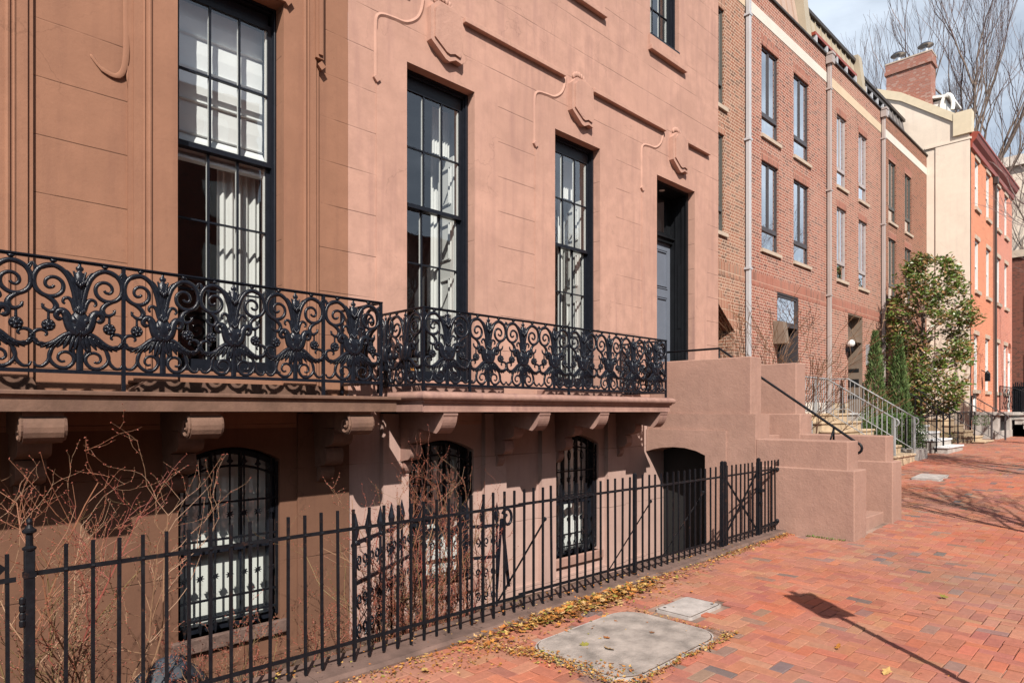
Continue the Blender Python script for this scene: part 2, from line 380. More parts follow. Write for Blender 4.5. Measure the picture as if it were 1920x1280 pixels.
        if any(c is not None for c in s.c):
            at = me.color_attributes.new(name='Col', type='FLOAT_COLOR', domain='CORNER')
            for p, c in zip(me.polygons, s.c):
                c = c or (.5, .5, .5)
                for li in p.loop_indices: at.data[li].color = (*c, 1)
        if s.smooth or any(s.sm):
            for p, q in zip(me.polygons, s.sm): p.use_smooth = q
        me.materials.append(M[mat] if isinstance(mat, str) else mat)
        o = bpy.data.objects.new(name, me); COL.objects.link(o)
        if parent: attach(o, parent)
        return o
def attach(o, parent):
    bpy_mat = Matrix.Translation(root_loc(parent))
    o.parent = parent
    o.matrix_parent_inverse = bpy_mat.inverted()
ROOT = {}
def root_loc(p):
    q = p
    while q is not None:
        if q.name in ROOT: return ROOT[q.name] if q is p else Vector((0, 0, 0))
        q = q.parent
    return Vector((0, 0, 0))
def tag(o, label=None, cat=None, group=None, kind=None):
    if label: o['label'] = label
    if cat: o['category'] = cat
    if group: o['group'] = group
    if kind: o['kind'] = kind
    return o
def thing(name, loc, label, cat, group=None):
    o = bpy.data.objects.new(name, None); COL.objects.link(o); o.location = loc; o.empty_display_size = .2
    ROOT[o.name] = Vector(loc)
    return tag(o, label, cat, group)
def struct(name, mb, mat, **k):
    return tag(mb.build(name, mat, **k), kind='structure')
def catmull(pts, n=6):
    P = [Vector(p) for p in pts]; out = []
    for i in range(len(P)-1):
        p0 = P[max(i-1, 0)]; p1 = P[i]; p2 = P[i+1]; p3 = P[min(i+2, len(P)-1)]
        for k in range(n):
            t = k/n
            out.append(.5*((2*p1)+(-p0+p2)*t+(2*p0-5*p1+4*p2-p3)*t*t+(-p0+3*p1-3*p2+p3)*t**3))
    out.append(P[-1]); return out
def gz(x):
    T = [(-60, -.2), (-20, -.15), (0, -.1), (2, -.08), (9, 0), (11, .08), (18, .47), (22.4, .57), (30, .66), (60, .8), (400, .8)]
    for (a, b), (c, d) in zip(T, T[1:]):
        if x <= c: return b+(d-b)*(x-a)/(c-a)
    return .8
FY = 6.05      # plane of the brownstone facades
BY = 6.90      # plane of the modern brick row
OY = 5.52      # plane of the orange houses
SL = 1.65      # underside of the balcony slabs (eye level)

# ------------------------------------------------------------------ ground
g = MB(); g.box(-300, 500, -300, 500, -3.0, -1.0)
struct('ground', g, 'soil')
def strip(mb, y0, y1, dz, x0=-20, x1=90, step=1.0, thick=.5):
    x = x0
    while x < x1:
        a, b = gz(x)+dz, gz(x+step)+dz
        i = len(mb.v)
        for xx, z in ((x, a), (x+step, b)):
            for y, zz in ((y0, z), (y1, z), (y1, z-thick), (y0, z-thick)): mb.vert((xx, y, zz))
        for q in ((0, 4, 5, 1), (1, 5, 6, 2), (3, 2, 6, 7), (0, 3, 7, 4)): mb.face([i+k for k in q])
        x += step
mb = MB(); strip(mb, -13, -1.95, -.17); struct('road', mb, 'asphalt')
mb = MB(); strip(mb, -1.95, -1.75, .0); struct('kerb', mb, 'grey_stone')
mb = MB(); strip(mb, -16, -13, 0); struct('far_sidewalk', mb, 'concrete')
mb = MB(); strip(mb, -1.75, 3.78, -.018); strip(mb, 3.78, 4.2, -.018, 9.0); strip(mb, 4.2, 6.9, -.018, 11.0)
struct('sidewalk_bed', mb, 'joint')
# herringbone brick paving, every brick modelled
def brick_col(r):
    q = r.random()
    base = (.50, .197, .128)
    if q < .035: base = (.33, .20, .16)
    elif q < .048: base = (.22, .165, .155)
    elif q < .17: base = (.50, .235, .15)
    elif q < .34: base = (.44, .17, .125)
    elif q < .50: base = (.55, .19, .115)
    k = r.uniform(.92, 1.07)*.87
    return (base[0]*k, base[1]*k*r.uniform(.95, 1.07), base[2]*k*r.uniform(.92, 1.1))
mb = MB(); W_ = .1015
r = random.Random(3)
slabs = [(3.40, 4.66, 2.44, 3.36), (4.80, 5.36, 2.80, 3.19), (15.0, 15.75, 3.3, 3.85)]
def in_slab(x, y):
    return any(a-.03 < x < b+.03 and c-.03 < y < d+.03 for a, b, c, d in slabs)
def addbrick(x0, x1, y0, y1):
    cx, cy = (x0+x1)/2, (y0+y1)/2
    if cy > 3.76 and cx < 9.0: return
    if cy < -1.7 or cy > 6.85: return
    if cy > 4.4 and cx > 40: return
    if in_slab(cx, cy): return
    if 8.9 < cx < 10.98 and cy > 2.9: return
    gp = r.uniform(.0012, .0042); t = (r.gauss(0, .0036), r.gauss(0, .0036)); dz = r.gauss(0, .0018)
    if noise.noise((cx*.7, cy*.7, 4)) > .30: gp += .0015; t = (t[0]*1.6, t[1]*1.6)
    c_ = brick_col(r); d_ = noise.noise((cx*.45, cy*.6, 9)); e_ = noise.noise((cx*1.6, cy*1.6, 2))
    k_ = 1-.22*max(0, d_-.05)*2+.10*e_
    mb.cur = (c_[0]*k_, c_[1]*k_*(1+.25*d_), c_[2]*k_*(1+.35*d_))
    px = [(x0+gp, y0+gp), (x1-gp, y0+gp), (x1-gp, y1-gp), (x0+gp, y1-gp)]
    top = []; bot = []; mid = []
    for (x, y) in px:
        z = gz(x)+dz+t[0]*(x-cx)/.1*.5+t[1]*(y-cy)/.1*.5+.012*noise.noise((x*.8, y*.8, 0))+.004*noise.noise((x*2.7, y*2.7, 5))
        q = .0035
        mid.append(mb.vert((x, y, z-q))); top.append(mb.vert((x+(q if x < cx else -q), y+(q if y < cy else -q), z)))
        bot.append(mb.vert((x, y, z-.02)))
    mb.face(top)
    for i in range(4):
        k = (i+1) % 4
        mb.face((mid[i], mid[k], top[k], top[i])); mb.face((bot[i], bot[k], mid[k], mid[i]))
ny0, ny1 = int(-1.75/W_)-2, int(6.9/W_)+2
for jy in range(ny0, ny1):
    y = jy*W_
    k0 = int((-1.5/W_-jy)/4)-1; k1 = int((46/W_-jy)/4)+1
    for k in range(k0, k1):
        xh = (jy+4*k)*W_
        if xh > 12 and y < .3: continue
        if xh > 1 or y > 1.5: addbrick(xh, xh+2*W_, y, y+W_)
        xv = (jy+4*k+3)*W_
        addbrick(xv, xv+W_, y, y+2*W_)
struct('sidewalk', mb, 'pave', fixn=False)
mb = MB(); mb.box(-8, 9.47, 4.10, FY, -1.1, -.75); struct('garden_bed', mb, 'soil')
# low brownstone kerb that carries the fence
def kerb_stones():
    mb = MB(); xs = [-6, -4, -2.1, .2, 2.0, 3.35, 3.37, 5.55, 7.3, 8.94]
    for a, b in zip(xs, xs[1:]):
        za, zb = gz(a), gz(b); o = rnd.uniform(-.006, .006); fr = 3.76+rnd.uniform(-.012, .012)
        tz = lambda z: max(z+.03, -.035)+o
        pr = [(fr, -.2), (fr, 0), (fr+.02, .022), (4.12, .022), (4.12, -.2)]
        A = []; B = []
        n = max(2, int((b-a)/.12)); rings = []
        for i in range(n+1):
            x = a+.003+(b-a-.006)*i/n; z = max(gz(x)+.035, -.03)+o; ring = []
            for (y, dz) in pr:
                ww = .006*noise.noise((x*3, y*5, 1.3)) if dz > -.1 else 0
                ring.append(mb.vert((x, y+ww, (z+dz-.02+ww) if dz > -.1 else -1.0)))
            rings.append(ring)
        for i in range(n):
            for q in range(len(pr)-1): mb.face((rings[i][q], rings[i+1][q], rings[i+1][q+1], rings[i][q+1]))
        mb.face(rings[0]); mb.face(rings[-1][::-1])
    return mb
struct('garden_kerb', kerb_stones(), 'kerb')

# ------------------------------------------------------------------ wall builder
def wall(mb, x0, x1, z0, z1, y, holes, depth, reveal=None):
    """front face at y looking to -Y with rectangular holes; reveals run back by depth (into reveal mesh when given)"""
    xs = sorted({x0, x1, *[min(max(v, x0), x1) for h in holes for v in h[:2]]}); zs = sorted({z0, z1, *[min(max(v, z0), z1) for h in holes for v in h[2:4]]})
    for a, b in zip(xs, xs[1:]):
        for c, d in zip(zs, zs[1:]):
            cx, cz = (a+b)/2, (c+d)/2
            if any(h[0] < cx < h[1] and h[2] < cz < h[3] for h in holes): continue
            mb.quad((a, y, c), (b, y, c), (b, y, d), (a, y, d))
    rv = reveal or mb
    for h in holes:
        a, b, c, d = h[:4]; dd = h[4] if len(h) > 4 else depth
        rv.quad((a, y, c), (a, y, d), (a, y+dd, d), (a, y+dd, c)); rv.quad((b, y, c), (b, y+dd, c), (b, y+dd, d), (b, y, d))
        rv.quad((a, y, d), (b, y, d), (b, y+dd, d), (a, y+dd, d)); rv.quad((a, y, c), (a, y+dd, c), (b, y+dd, c), (b, y, c))
def arch_fill(mb, a, b, zs, za, y, dd, n=12):
    """segmental arch head filling the top of a rectangular hole"""
    w = (b-a)/2; h = za-zs; Rr = (w*w+h*h)/(2*h); cz = za-Rr; cx = (a+b)/2
    P = []
    for i in range(n+1):
        x = a+(b-a)*i/n; P.append((x, cz+math.sqrt(max(Rr*Rr-(x-cx)**2, 0))))
    for (p, q) in zip(P, P[1:]):
        mb.quad((p[0], y, p[1]), (q[0], y, q[1]), (q[0], y, za+.001), (p[0], y, za+.001))
        mb.quad((p[0], y, p[1]), (p[0], y+dd, p[1]), (q[0], y+dd, q[1]), (q[0], y, q[1]))
    return P

# ------------------------------------------------------------------ tall sash windows of the two brownstones
def sash_window(house, x0, x1, z0, z1, zmeet, y, rt, rb, label=None, fw=.06, sy=.165, blind=None, shutter=False, curtain=False, lamp=False):
    f = MB()
    # moulded outer frame, stepping in
    yo = y+.115
    def frame(mb, a, b, c, d, w, ya, yb, bottom=True):
        mb.box(a, a+w, ya, yb, c, d); mb.box(b-w, b, ya, yb, c, d); mb.box(a+w, b-w, ya, yb, d-w, d)
        if bottom: mb.box(a+w, b-w, ya, yb, c, c+w)
    frame(f, x0, x1, z0, z1, fw/2, yo, y+.42)
    f.tube([(x1-fw/2, yo+.004, z0), (x1-fw/2, yo+.004, z1)], .010, 8); f.tube([(x0+fw/2, yo+.004, z0), (x0+fw/2, yo+.004, z1)], .010, 8)
    frame(f, x0+fw/2, x1-fw/2, z0+.03, z1-.03, fw/2, yo+.02, y+.40)
    f.box(x0, x1, y+.02, y+.40, z0-.09, z0+.03)                       # timber sill
    f.box(x0+.06, x1-.06, yo+.05, y+.38, z1-.16, z1-.06)                 # head box
    win = f.build('window', 'sash', house)
    if label: win['label'] = label
    a, b = x0+fw, x1-fw; zt = z1-.16
    def sash(za, zb, yy, rows, lo):
        s = MB(); st = .038; im = MB()
        s.box(a, a+st, yy, yy+.04, za, zb); s.box(b-st, b, yy, yy+.04, za, zb)
        s.box(a+st, b-st, yy, yy+.04, zb-.045, zb); s.box(a+st, b-st, yy, yy+.04, za, za+(.09 if lo else .045))
        zz0 = za+(.09 if lo else .045); zz1 = zb-.045
        for i in (1, 2):
            x = a+st+(b-a-2*st)*i/3; s.box(x-.009, x+.009, yy+.004, yy+.022, zz0, zz1); im.box(x-.009, x+.009, yy+.022, yy+.048, zz0, zz1)
        for i in range(1, rows):
            z = zz0+(zz1-zz0)*i/rows; s.box(a+st, b-st, yy+.005, yy+.035, z-.008, z+.008)
        so = s.build('sash', 'sash', win); im.box(b-st-.012, b-st, yy+.022, yy+.048, zz0, zz1); im.build('inner_bar', 'white', win)
        gmb = MB(); yg = yy+.02; gmb.quad((a+st, yg, zz0), (b-st, yg, zz0), (b-st, yg, zz1), (a+st, yg, zz1))
        gmb.build('glass', 'glass', win, fixn=False)
    sash(zmeet-.022, zt, y+sy, rt, False); sash(z0+.03, zmeet+.022, y+sy+.042, rb, True)
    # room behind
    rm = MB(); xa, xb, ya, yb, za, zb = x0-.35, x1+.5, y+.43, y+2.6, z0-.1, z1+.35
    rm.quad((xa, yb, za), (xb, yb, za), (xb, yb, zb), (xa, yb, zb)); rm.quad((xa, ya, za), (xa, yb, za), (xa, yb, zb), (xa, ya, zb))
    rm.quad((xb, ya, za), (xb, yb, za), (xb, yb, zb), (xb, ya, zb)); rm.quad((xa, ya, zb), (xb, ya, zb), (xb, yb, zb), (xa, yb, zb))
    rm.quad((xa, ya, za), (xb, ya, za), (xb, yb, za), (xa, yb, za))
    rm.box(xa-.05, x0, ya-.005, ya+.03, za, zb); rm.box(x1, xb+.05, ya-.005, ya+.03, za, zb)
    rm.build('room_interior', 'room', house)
    if blind:
        bm_ = MB(); zb0 = blind; X0, X1 = x0+.05, x1-.06; yy = y+.31
        pr = [(yy, zt+.02)]; z = zt; n = 0
        while z > zb0+.3:
            pr += [(yy-.012, z-.14), (yy-.004, z-.285), (yy-.03, z-.29), (yy-.002, z-.30)]; z -= .30; n += 1
        for q in range(3):
            pr += [(yy-.05-.012*q, z-.06), (yy-.06-.012*q, z-.085), (yy-.01, z-.09)]; z -= .085
        for (p, q) in zip(pr, pr[1:]): bm_.quad((X0, p[0], p[1]), (X1, p[0], p[1]), (X1, q[0], q[1]), (X0, q[0], q[1]))
        bm_.build('blind', 'shade', win)
    def drape(xa, xb, za, zb, yy, amp=.025, fold=.075):
        c = MB(); n = int((xb-xa)/.012); prev = None; c.smooth = True
        for i in range(n+1):
            x = xa+(xb-xa)*i/n; yv = yy+amp*math.sin(i*.012/fold*2*math.pi)+amp*.4*math.sin(i*.31)
            cur = (c.vert((x, yv, za)), c.vert((x+.004, yv*1.0, zb)))
            if prev: c.face((prev[0], cur[0], cur[1], prev[1]))
            prev = cur
        c.build('curtain', 'curtain', win, fixn=False)
    if curtain: drape(x1-.46, x1-.05, z0+.05, z1-.3, y+.40)
    if shutter:
        s = MB(); xs, ys, xe, ye = x1-.075, y+.31, x1-.02, y+.69
        d = Vector((xe-xs, ye-ys, 0)); L_ = d.length; d.normalize(); nr = Vector((-d.y, d.x, 0))
        za, zb = z0+.04, z0+(z1-z0)*.80
        s.obox((xs, ys, za), d*L_, nr*-.03, (0, 0, zb-za))
        np_ = 4; hh = (zb-za)/np_
        for k in range(np_):
            for (m_, t_) in ((.05, .012), (.085, .02)):
                z_a = za+hh*k+.09+m_*.4; z_b = za+hh*(k+1)-.09-m_*.4
                p = Vector((xs, ys, 0))+d*m_
                for q in ((p, d*(L_-2*m_), .012, z_a), (p, d*(L_-2*m_), .012, z_b-.012)):
                    s.obox((q[0].x+nr.x*0, q[0].y, q[3]), q[1], nr*t_, (0, 0, q[2]))
                for u_ in (m_, L_-m_-.012):
                    p2 = Vector((xs, ys, 0))+d*u_; s.obox((p2.x, p2.y, z_a), d*.012, nr*t_, (0, 0, z_b-z_a))
        s.build('shutter', 'white', win)
        drape(x1-.10, x1+.10, za, z1-.2, y+.74, .015, .05); drape(x1-.30, x1-.03, zb+.02, z1-.1, y+.45, .012, .04)
    if lamp:
        l = MB(); l.box(x0+.05, x0+.75, y+.62, y+.95, z0+.28, z0+.31); l.build('table_top', 'white', house)
        l = MB(); l.box(x0+.12, x0+.15, y+.64, y+.67, z0-.1, z0+.28); l.box(x0+.5, x0+.62, y+.66, y+.78, z0-.05, z0+.28); l.build('table_leg', 'amber', house)
    return win

def low_window(house, x0, x1, z0, zs, za, y, inner, label=None, ornate=False):
    """basement sash with segmental head behind a wrought iron grille"""
    yf = y+.11
    f = MB(); f.box(x0, x0+.05, yf, yf+.1, z0, zs+.02); f.box(x1-.05, x1, yf, yf+.1, z0, zs+.02)
    f.box(x0, x1, yf, yf+.1, z0, z0+.06)
    zm = z0+(za-z0)*.42; f.box(x0+.05, x1-.05, yf+.005, yf+.07, zm, zm+.05)
    for i in (1, 2):
        x = x0+.05+(x1-x0-.1)*i/3
        f.box(x-.011, x+.011, yf+.012, yf+.06, zm+.05, za-.02)
        if i == 1 or not ornate: f.box(x-.009, x+.009, yf+.03, yf+.07, z0+.06, zm)
    P = []
    w = (x1-x0)/2; h = za-zs; Rr = (w*w+h*h)/(2*h)
    for i in range(13):
        x = x0+(x1-x0)*i/12; P.append(Vector((x, yf+.04, za-Rr+math.sqrt(Rr*Rr-(x-(x0+x1)/2)**2)-.025)))
    f.tube(P, .045, 4)
    win = f.build('basement_window', 'sash', house)
    if label: win['label'] = label
    gl = MB(); gl.quad((x0+.03, yf+.045, z0), (x1-.03, yf+.045, z0), (x1-.03, yf+.045, za), (x0+.03, yf+.045, za)); gl.build('glass', 'glass', win, fixn=False)
    b = MB()
    if inner == 'blind':
        b.quad((x0-.02, yf+.115, z0-.02), (x1+.02, yf+.115, z0-.02), (x1+.02, yf+.115, za), (x0-.02, yf+.115, za)); b.build('blind', 'roller', win, fixn=False)
    else:
        b.smooth = True; prev = None; n = 70
        for i in range(n+1):
            x = x0+(x1-x0)*i/n; yy = yf+.22+.03*math.sin(i*.8)
            cur = (b.vert((x, yy, z0)), b.vert((x, yy, za)))
            if prev and not (.28 < i/n < .42): b.face((prev[0], cur[0], cur[1], prev[1]))
            prev = cur
        b.build('curtain', 'curtain', win, fixn=False)
        k = MB(); k.box(x0-.1, x1+.1, yf+.35, yf+.4, z0-.1, za+.1); k.build('room_interior', 'dark', win)
    gr = MB(); yg = y+.045; n = 7
    zt = lambda x: za-Rr+math.sqrt(max(Rr*Rr-(x-(x0+x1)/2)**2, 0))
    for zr in (z0+.13, z0+.30, z0+(za-z0)*.50, z0+(za-z0)*.70):
        gr.bar((x0+.005, yg, zr), (x1-.005, yg, zr), .016, .02)
    gr.tube([(p.x, yg, zt(p.x)-.17) for p in P], .012, 5)
    for x in (x0+.012, x1-.012): gr.bar((x, yg, z0+.05), (x, yg, zs-.02), .022)
    for i in range(n):
        x = x0+(x1-x0)*(i+.5)/n; top = zt(x)-.11
        gr.bar((x, yg, z0+.06), (x, yg, top), .013)
        gr.prism([(x-.03, top-.02), (x, top-.045), (x+.03, top-.02), (x+.012, top), (x, top+.085), (x-.012, top)], 'y', yg-.008, yg+.008)
        gr.prism([(x-.016, z0+.09), (x, z0-.03), (x+.016, z0+.09)], 'y', yg-.012, yg+.012)
        for zc in (z0+(za-z0)*.63, z0+(za-z0)*.30):
            pts = [(x+(.036 if q % 2 == 0 else .013)*math.cos(q*math.pi/8), zc+(.036 if q % 2 == 0 else .013)*math.sin(q*math.pi/8)) for q in range(16)]
            gr.prism(pts, 'y', yg-.014, yg+.014)
        if ornate:
            for sgn in (-1, 1):
                gr.tube(catmull([(x, yg, z0+.11), (x+sgn*.03, yg-.01, z0+.20), (x+sgn*.045, yg-.01, z0+.11), (x+sgn*.02, yg-.01, z0+.05)], 3), .006, 4)
                gr.tube(catmull([(x, yg, top-.1), (x+sgn*.035, yg-.01, top-.15), (x+sgn*.02, yg-.01, top-.22), (x, yg, top-.2)], 3), .006, 4)
    gr.build('window_grille', 'iron_dull', house)
    s = MB(); s.box(x0-.06, x1+.06, y-.05, yf+.02, z0-.12, z0, .008); s.build('window_sill', 'kerb' if not ornate else 'slab_pink', house)

# ------------------------------------------------------------------ balcony consoles and slabs
def console(house, xc, wd, mat, scroll):
    """stepped console: three tiers that shrink towards the wall, rolled front"""
    mb = MB(); x0, x1 = xc-wd/2, xc+wd/2
    def arc(cy, cz, r, a0, a1, n=8):
        return [(FY-(cy+r*math.cos(R(a0+(a1-a0)*i/n))), SL+cz+r*math.sin(R(a0+(a1-a0)*i/n))) for i in range(n+1)]
    if scroll:
        t1 = [(FY, SL)]+[(FY-.72, SL), (FY-.72, SL-.03), (FY-.70, SL-.02)]+arc(.665, -.115, .098, 50, -120)+[(FY-.42, SL-.15), (FY-.20, SL-.16), (FY, SL-.16)]
    else:
        t1 = [(FY, SL)]+[(FY-.855, SL), (FY-.855, SL-.03)]+arc(.63, -.03, .215, -5, -62, 7)+[(FY-.40, SL-.17), (FY, SL-.17)]
    mb.prism(t1, 'x', x0, x1)
    e = .012
    t2 = [(FY, SL-.16)]+[(FY-.40, SL-.16), (FY-.42, SL-.21)]+arc(.34, -.24, .08, 10, -95, 6)+[(FY-.2, SL-.35), (FY, SL-.36)]
    mb.prism(t2, 'x', x0+e, x1-e)
    t3 = [(FY, SL-.35), (FY-.24, SL-.35), (FY-.26, SL-.40)]+arc(.18, -.44, .08, 10, -95, 6)+[(FY-.08, SL-.54), (FY, SL-.55)]
    mb.prism(t3, 'x', x0+.02, x1-.02)
    t4 = [(FY, SL-.54), (FY-.10, SL-.54)]+arc(.0, -.58, .12, 0, -88, 6)
    mb.prism(t4, 'x', x0+.04, x1-.04)
    if scroll:
        for xe, s_ in ((x0, -1), (x1, 1)):
            pts = []
            for i in range(26):
                a = R(60-i*22); r_ = .092*(1-i/30); pts.append((xe+s_*.008, FY-.665-r_*math.cos(a), SL-.115+r_*math.sin(a)))
            mb.tube(pts, .014, 5)
    return mb.build('balcony_bracket', mat, house)
def slab_profile(mb, pts, path):
    """mitred sweep of a profile [(out, z)...] along a plan path [(x,y)...] with outward normals to the left side"""
    rings = []
    for k, (x, y) in enumerate(path):
        p = Vector((x, y))
        d0 = (p-Vector(path[k-1])).normalized() if k > 0 else None
        d1 = (Vector(path[k+1])-p).normalized() if k < len(path)-1 else None
        nn = lambda d: Vector((d.y, -d.x))
        if d0 is None: m_ = nn(d1)
        elif d1 is None: m_ = nn(d0)
        else:
            m_ = nn(d0)+nn(d1); m_ = m_/max(m_.dot(nn(d0)), .2)
        rings.append([mb.vert((x+m_.x*o, y+m_.y*o, z)) for o, z in pts])
    for a, b in zip(rings, rings[1:]):
        for i in range(len(pts)-1): mb.face((a[i], b[i], b[i+1], a[i+1]))

# ------------------------------------------------------------------ surround + hood decoration
def surround(house, xc, hw, ow, zbot, ztop, mat, plainmat, zo0, zo1, proud, right_seam=True):
    """flat raised panel around an opening"""
    mb = MB(); y = FY-proud
    wall(mb, xc-hw, xc+hw, zbot, ztop, y, [(xc-ow, xc+ow, zo0, zo1)], proud)
    mb.quad((xc-hw, y, zbot), (xc-hw, FY+.01, zbot), (xc-hw, FY+.01, ztop), (xc-hw, y, ztop))
    mb.quad((xc+hw, y, zbot), (xc+hw, FY+.01, zbot), (xc+hw, FY+.01, ztop), (xc+hw, y, ztop))
    mb.quad((xc-hw, y, ztop), (xc+hw, y, ztop), (xc+hw, FY+.01, ztop), (xc-hw, FY+.01, ztop))
    return mb.build('window_surround', mat, house)
def hood(house, xc, hw, mat, sides=(-1,), zc=5.22):
    E = EYE; y = FY+.003
    for s_ in sides:
        h = MB(); h.smooth = True
        X = lambda d: xc+s_*(hw-d)
        pts = [(X(0), y, zc+.02), (X(0), y, 5.5), (X(0), y, 5.80), (X(.02), y, 5.90), (X(.09), y, 5.945), (X(.23), y, 5.965), (X(.39), y, 5.985), (X(.53), y, 6.08), (X(.60), y, 6.2), (X(.63), y, 6.34)]
        P = catmull(pts, 5)
        h.smooth = False; h.tube(P, .030, 4, .60, ref=(0, 1, 0))
        h.build('hood_moulding', mat, house)
        d = MB(); d.smooth = False
        d.obox((X(0)-.045, y-.035, zc), (.045, 0, -.045), (.045, 0, .045), (0, .05, 0)); d.build('corbel_drop', mat, house)

def shield(house, xc, mat, rough, k=1.0):
    Z = lambda v: EYE+v
    def plate(sx, z0, dz, y0, y1, m_, nm, par):
        mb = MB(); ol = [(xc-.235*sx, Z(4.24)+dz), (xc-.02*sx, Z(4.085)+dz*2.2), (xc+.03, Z(4.075)+dz*2.2), (xc+.13*sx, Z(4.125)+dz*1.6), (xc+.225*sx, Z(4.11)+dz*1.6), (xc+.245*sx, Z(4.15)+dz*1.4), (xc+.245*sx, Z(4.50)), (xc+.23*sx, Z(4.66)-dz*.4), (xc+.10*sx, Z(4.72)-dz), (xc-.13*sx, Z(4.72)-dz), (xc-.235*sx, Z(4.62)-dz*.5)]
        mb.prism(ol, 'y', y0, y1); return mb.build(nm, m_, par)
    p = plate(1.0, 0, 0, FY-.085, FY+.01, mat, 'shield_ornament', house)
    plate(.80, 0, .035, FY-.105, FY-.08, rough, 'shield_field', p)
    c = MB(); c.smooth = True; y = FY-.04
    for s_ in ():
        c.tube(catmull([(xc+s_*.24, y, Z(4.62)), (xc+s_*.25, y+.01, Z(4.72)), (xc+s_*.16, y+.01, Z(4.80)), (xc+s_*.06, y+.01, Z(4.78)), (xc+s_*.10, y+.01, Z(4.73)), (xc+s_*.15, y-.02, Z(4.78))], 5), .024, 7, .3, ref=(0, 1, 0))
    for i in range(7):
        a = R(20+23*i); c.ball((xc+.13*math.cos(a), y+.03, Z(4.735)+.085*math.sin(a)), .032, .014, .040)
    c.build('shell_crest', mat, p)

# ================================================================== PINK HOUSE
PX0, PX1 = 3.545, 11.31
pink = thing('townhouse', (7.4, FY, 0), 'pink stucco townhouse with shield ornaments, black sash windows and a blue-grey front door', 'house')
W1, W2, DC = 4.777, 7.245, 9.85
wh = .50
zt = EYE+3.90; zb = EYE+.36
basew = [(4.30, 5.27), (6.74, 7.72)]
holes = [(W1-wh, W1+wh, zb, zt, .14), (W2-wh, W2+wh, zb, zt, .14), (DC-.60, DC+.60, 1.80, zt, .12)]
up = [(W1-.44, W1+.44), (W2-.44, W2+.44), (9.07, 9.94)]
holes += [(a, b, EYE+6.13, EYE+8.4, .16) for a, b in up]
mb = MB(); wall(mb, PX0, PX1, 1.50, 14, FY, holes, .14)
mb.quad((PX1, FY, -.7), (PX1, FY+12, -.7), (PX1, FY+12, 14), (PX1, FY, 14))
mb.quad((PX0, FY, 14), (PX1, FY, 14), (PX1, FY+12, 14), (PX0, FY+12, 14))
mb.build('wall', 'pink', pink)
mb = MB(); za_, zs_ = EYE-.33, EYE-.46
hb = [(a, b, -.38, za_, .22) for a, b in basew]+[(9.49, 10.40, -.75, 1.02, .5)]
wall(mb, PX0, PX1, -1.1, 1.50, FY+.001, hb, .22)
for a, b in basew: arch_fill(mb, a, b, zs_, za_, FY+.001, .22)
for a, b in ((3.93, 4.26), (5.40, 5.76), (6.42, 6.70), (7.86, 8.30)):
    mb.box(a, b, FY-.07, FY+.02, -1.0, SL-.02)
mb.box(PX0, 8.9, FY-.035, FY+.02, -1.0, -.62)
mb.build('basement_wall', 'base_pink', pink)
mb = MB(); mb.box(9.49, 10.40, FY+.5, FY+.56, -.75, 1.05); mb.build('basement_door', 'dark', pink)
for (a, b), lb in zip(basew, ('arched basement window left of the pair behind bare rose canes', 'arched basement window right of the pair with white stars on its grille')):
    low_window(pink, a, b, -.38, zs_, za_, FY, 'curtain', lb, True)
for xc, lb, lp in ((W1, 'tall sash window left of centre with folded white shutter', True), (W2, 'tall sash window next to the door with folded white shutter', False)):
    sash_window(pink, xc-wh, xc+wh, zb, zt, EYE+2.38, FY, 2, 3, lb, shutter=True, lamp=lp)
    surround(pink, xc, .895, wh, zb-.12, EYE+4.1, 'pink_plain', 'pink_plain', zb-.2, zt, .010)
    hood(pink, xc, .895, 'pink_plain'); shield(pink, xc+.015, 'pink_plain', 'pink_rough')
surround(pink, DC, 1.02, .60, 1.80, EYE+4.1, 'pink_plain', 'pink_plain', 1.7, zt, .010)
hood(pink, DC, 1.02, 'pink_plain'); shield(pink, DC+.015, 'pink_plain', 'pink_rough')
for a, b in ((3.60, 4.28), (5.09, 6.92), (7.55, 9.46), (10.15, 10.92)):
    s_ = MB(); s_.box(a, b, FY-.065, FY+.01, EYE+4.66, EYE+4.72, .006); s_.build('string_course', 'pink_plain', pink)
# upper windows with sills
for i, (a, b) in enumerate(up):
    sash_window(pink, a, b, EYE+6.13, EYE+8.4, EYE+7.3, FY-.04, 2, 2, None)
    s_ = MB(); s_.box(a-.06, b+.16, FY-.075, FY+.02, EYE+5.86, EYE+5.93, .006); s_.box(a-.05, b+.15, FY-.03, FY+.02, EYE+5.93, EYE+6.12); s_.build('window_sill', 'pink_plain', pink)
# recessed panelled front door
dy = FY+.47
d = MB(); d.box(DC-.56, DC+.56, dy, dy+.05, 1.80, EYE+3.03)
for c_ in (-1, 1):
    for (z0, z1) in ((1.95, 2.45), (2.62, 3.72), (3.86, 4.56)):
        x0 = DC+(.07 if c_ > 0 else -.47); x1 = x0+.40
        for m_, yy in ((0, .012), (.035, .02)):
            d.box(x0+m_, x1-m_, dy-yy, dy+.01, z0+m_, z0+m_+.018); d.box(x0+m_, x1-m_, dy-yy, dy+.01, z1-m_-.018, z1-m_)
            d.box(x0+m_, x0+m_+.018, dy-yy, dy+.01, z0+m_+.018, z1-m_-.018); d.box(x1-m_-.018, x1-m_, dy-yy, dy+.01, z0+m_+.018, z1-m_-.018)
door = d.build('front_door', 'door_blue', pink)
k = MB(); k.ball((DC-.46, dy-.05, 2.85), .03); k.bar((DC-.46, dy-.05, 2.85), (DC-.46, dy, 2.85), .015); k.build('door_knob', 'metal', door)
f = MB(); f.box(DC-.60, DC-.565, FY+.12, dy+.05, 1.80, zt-.003); f.box(DC+.565, DC+.60, FY+.12, dy+.05, 1.80, zt-.003); f.box(DC-.565, DC+.565, FY+.12, dy+.25, zt-.045, zt-.003)
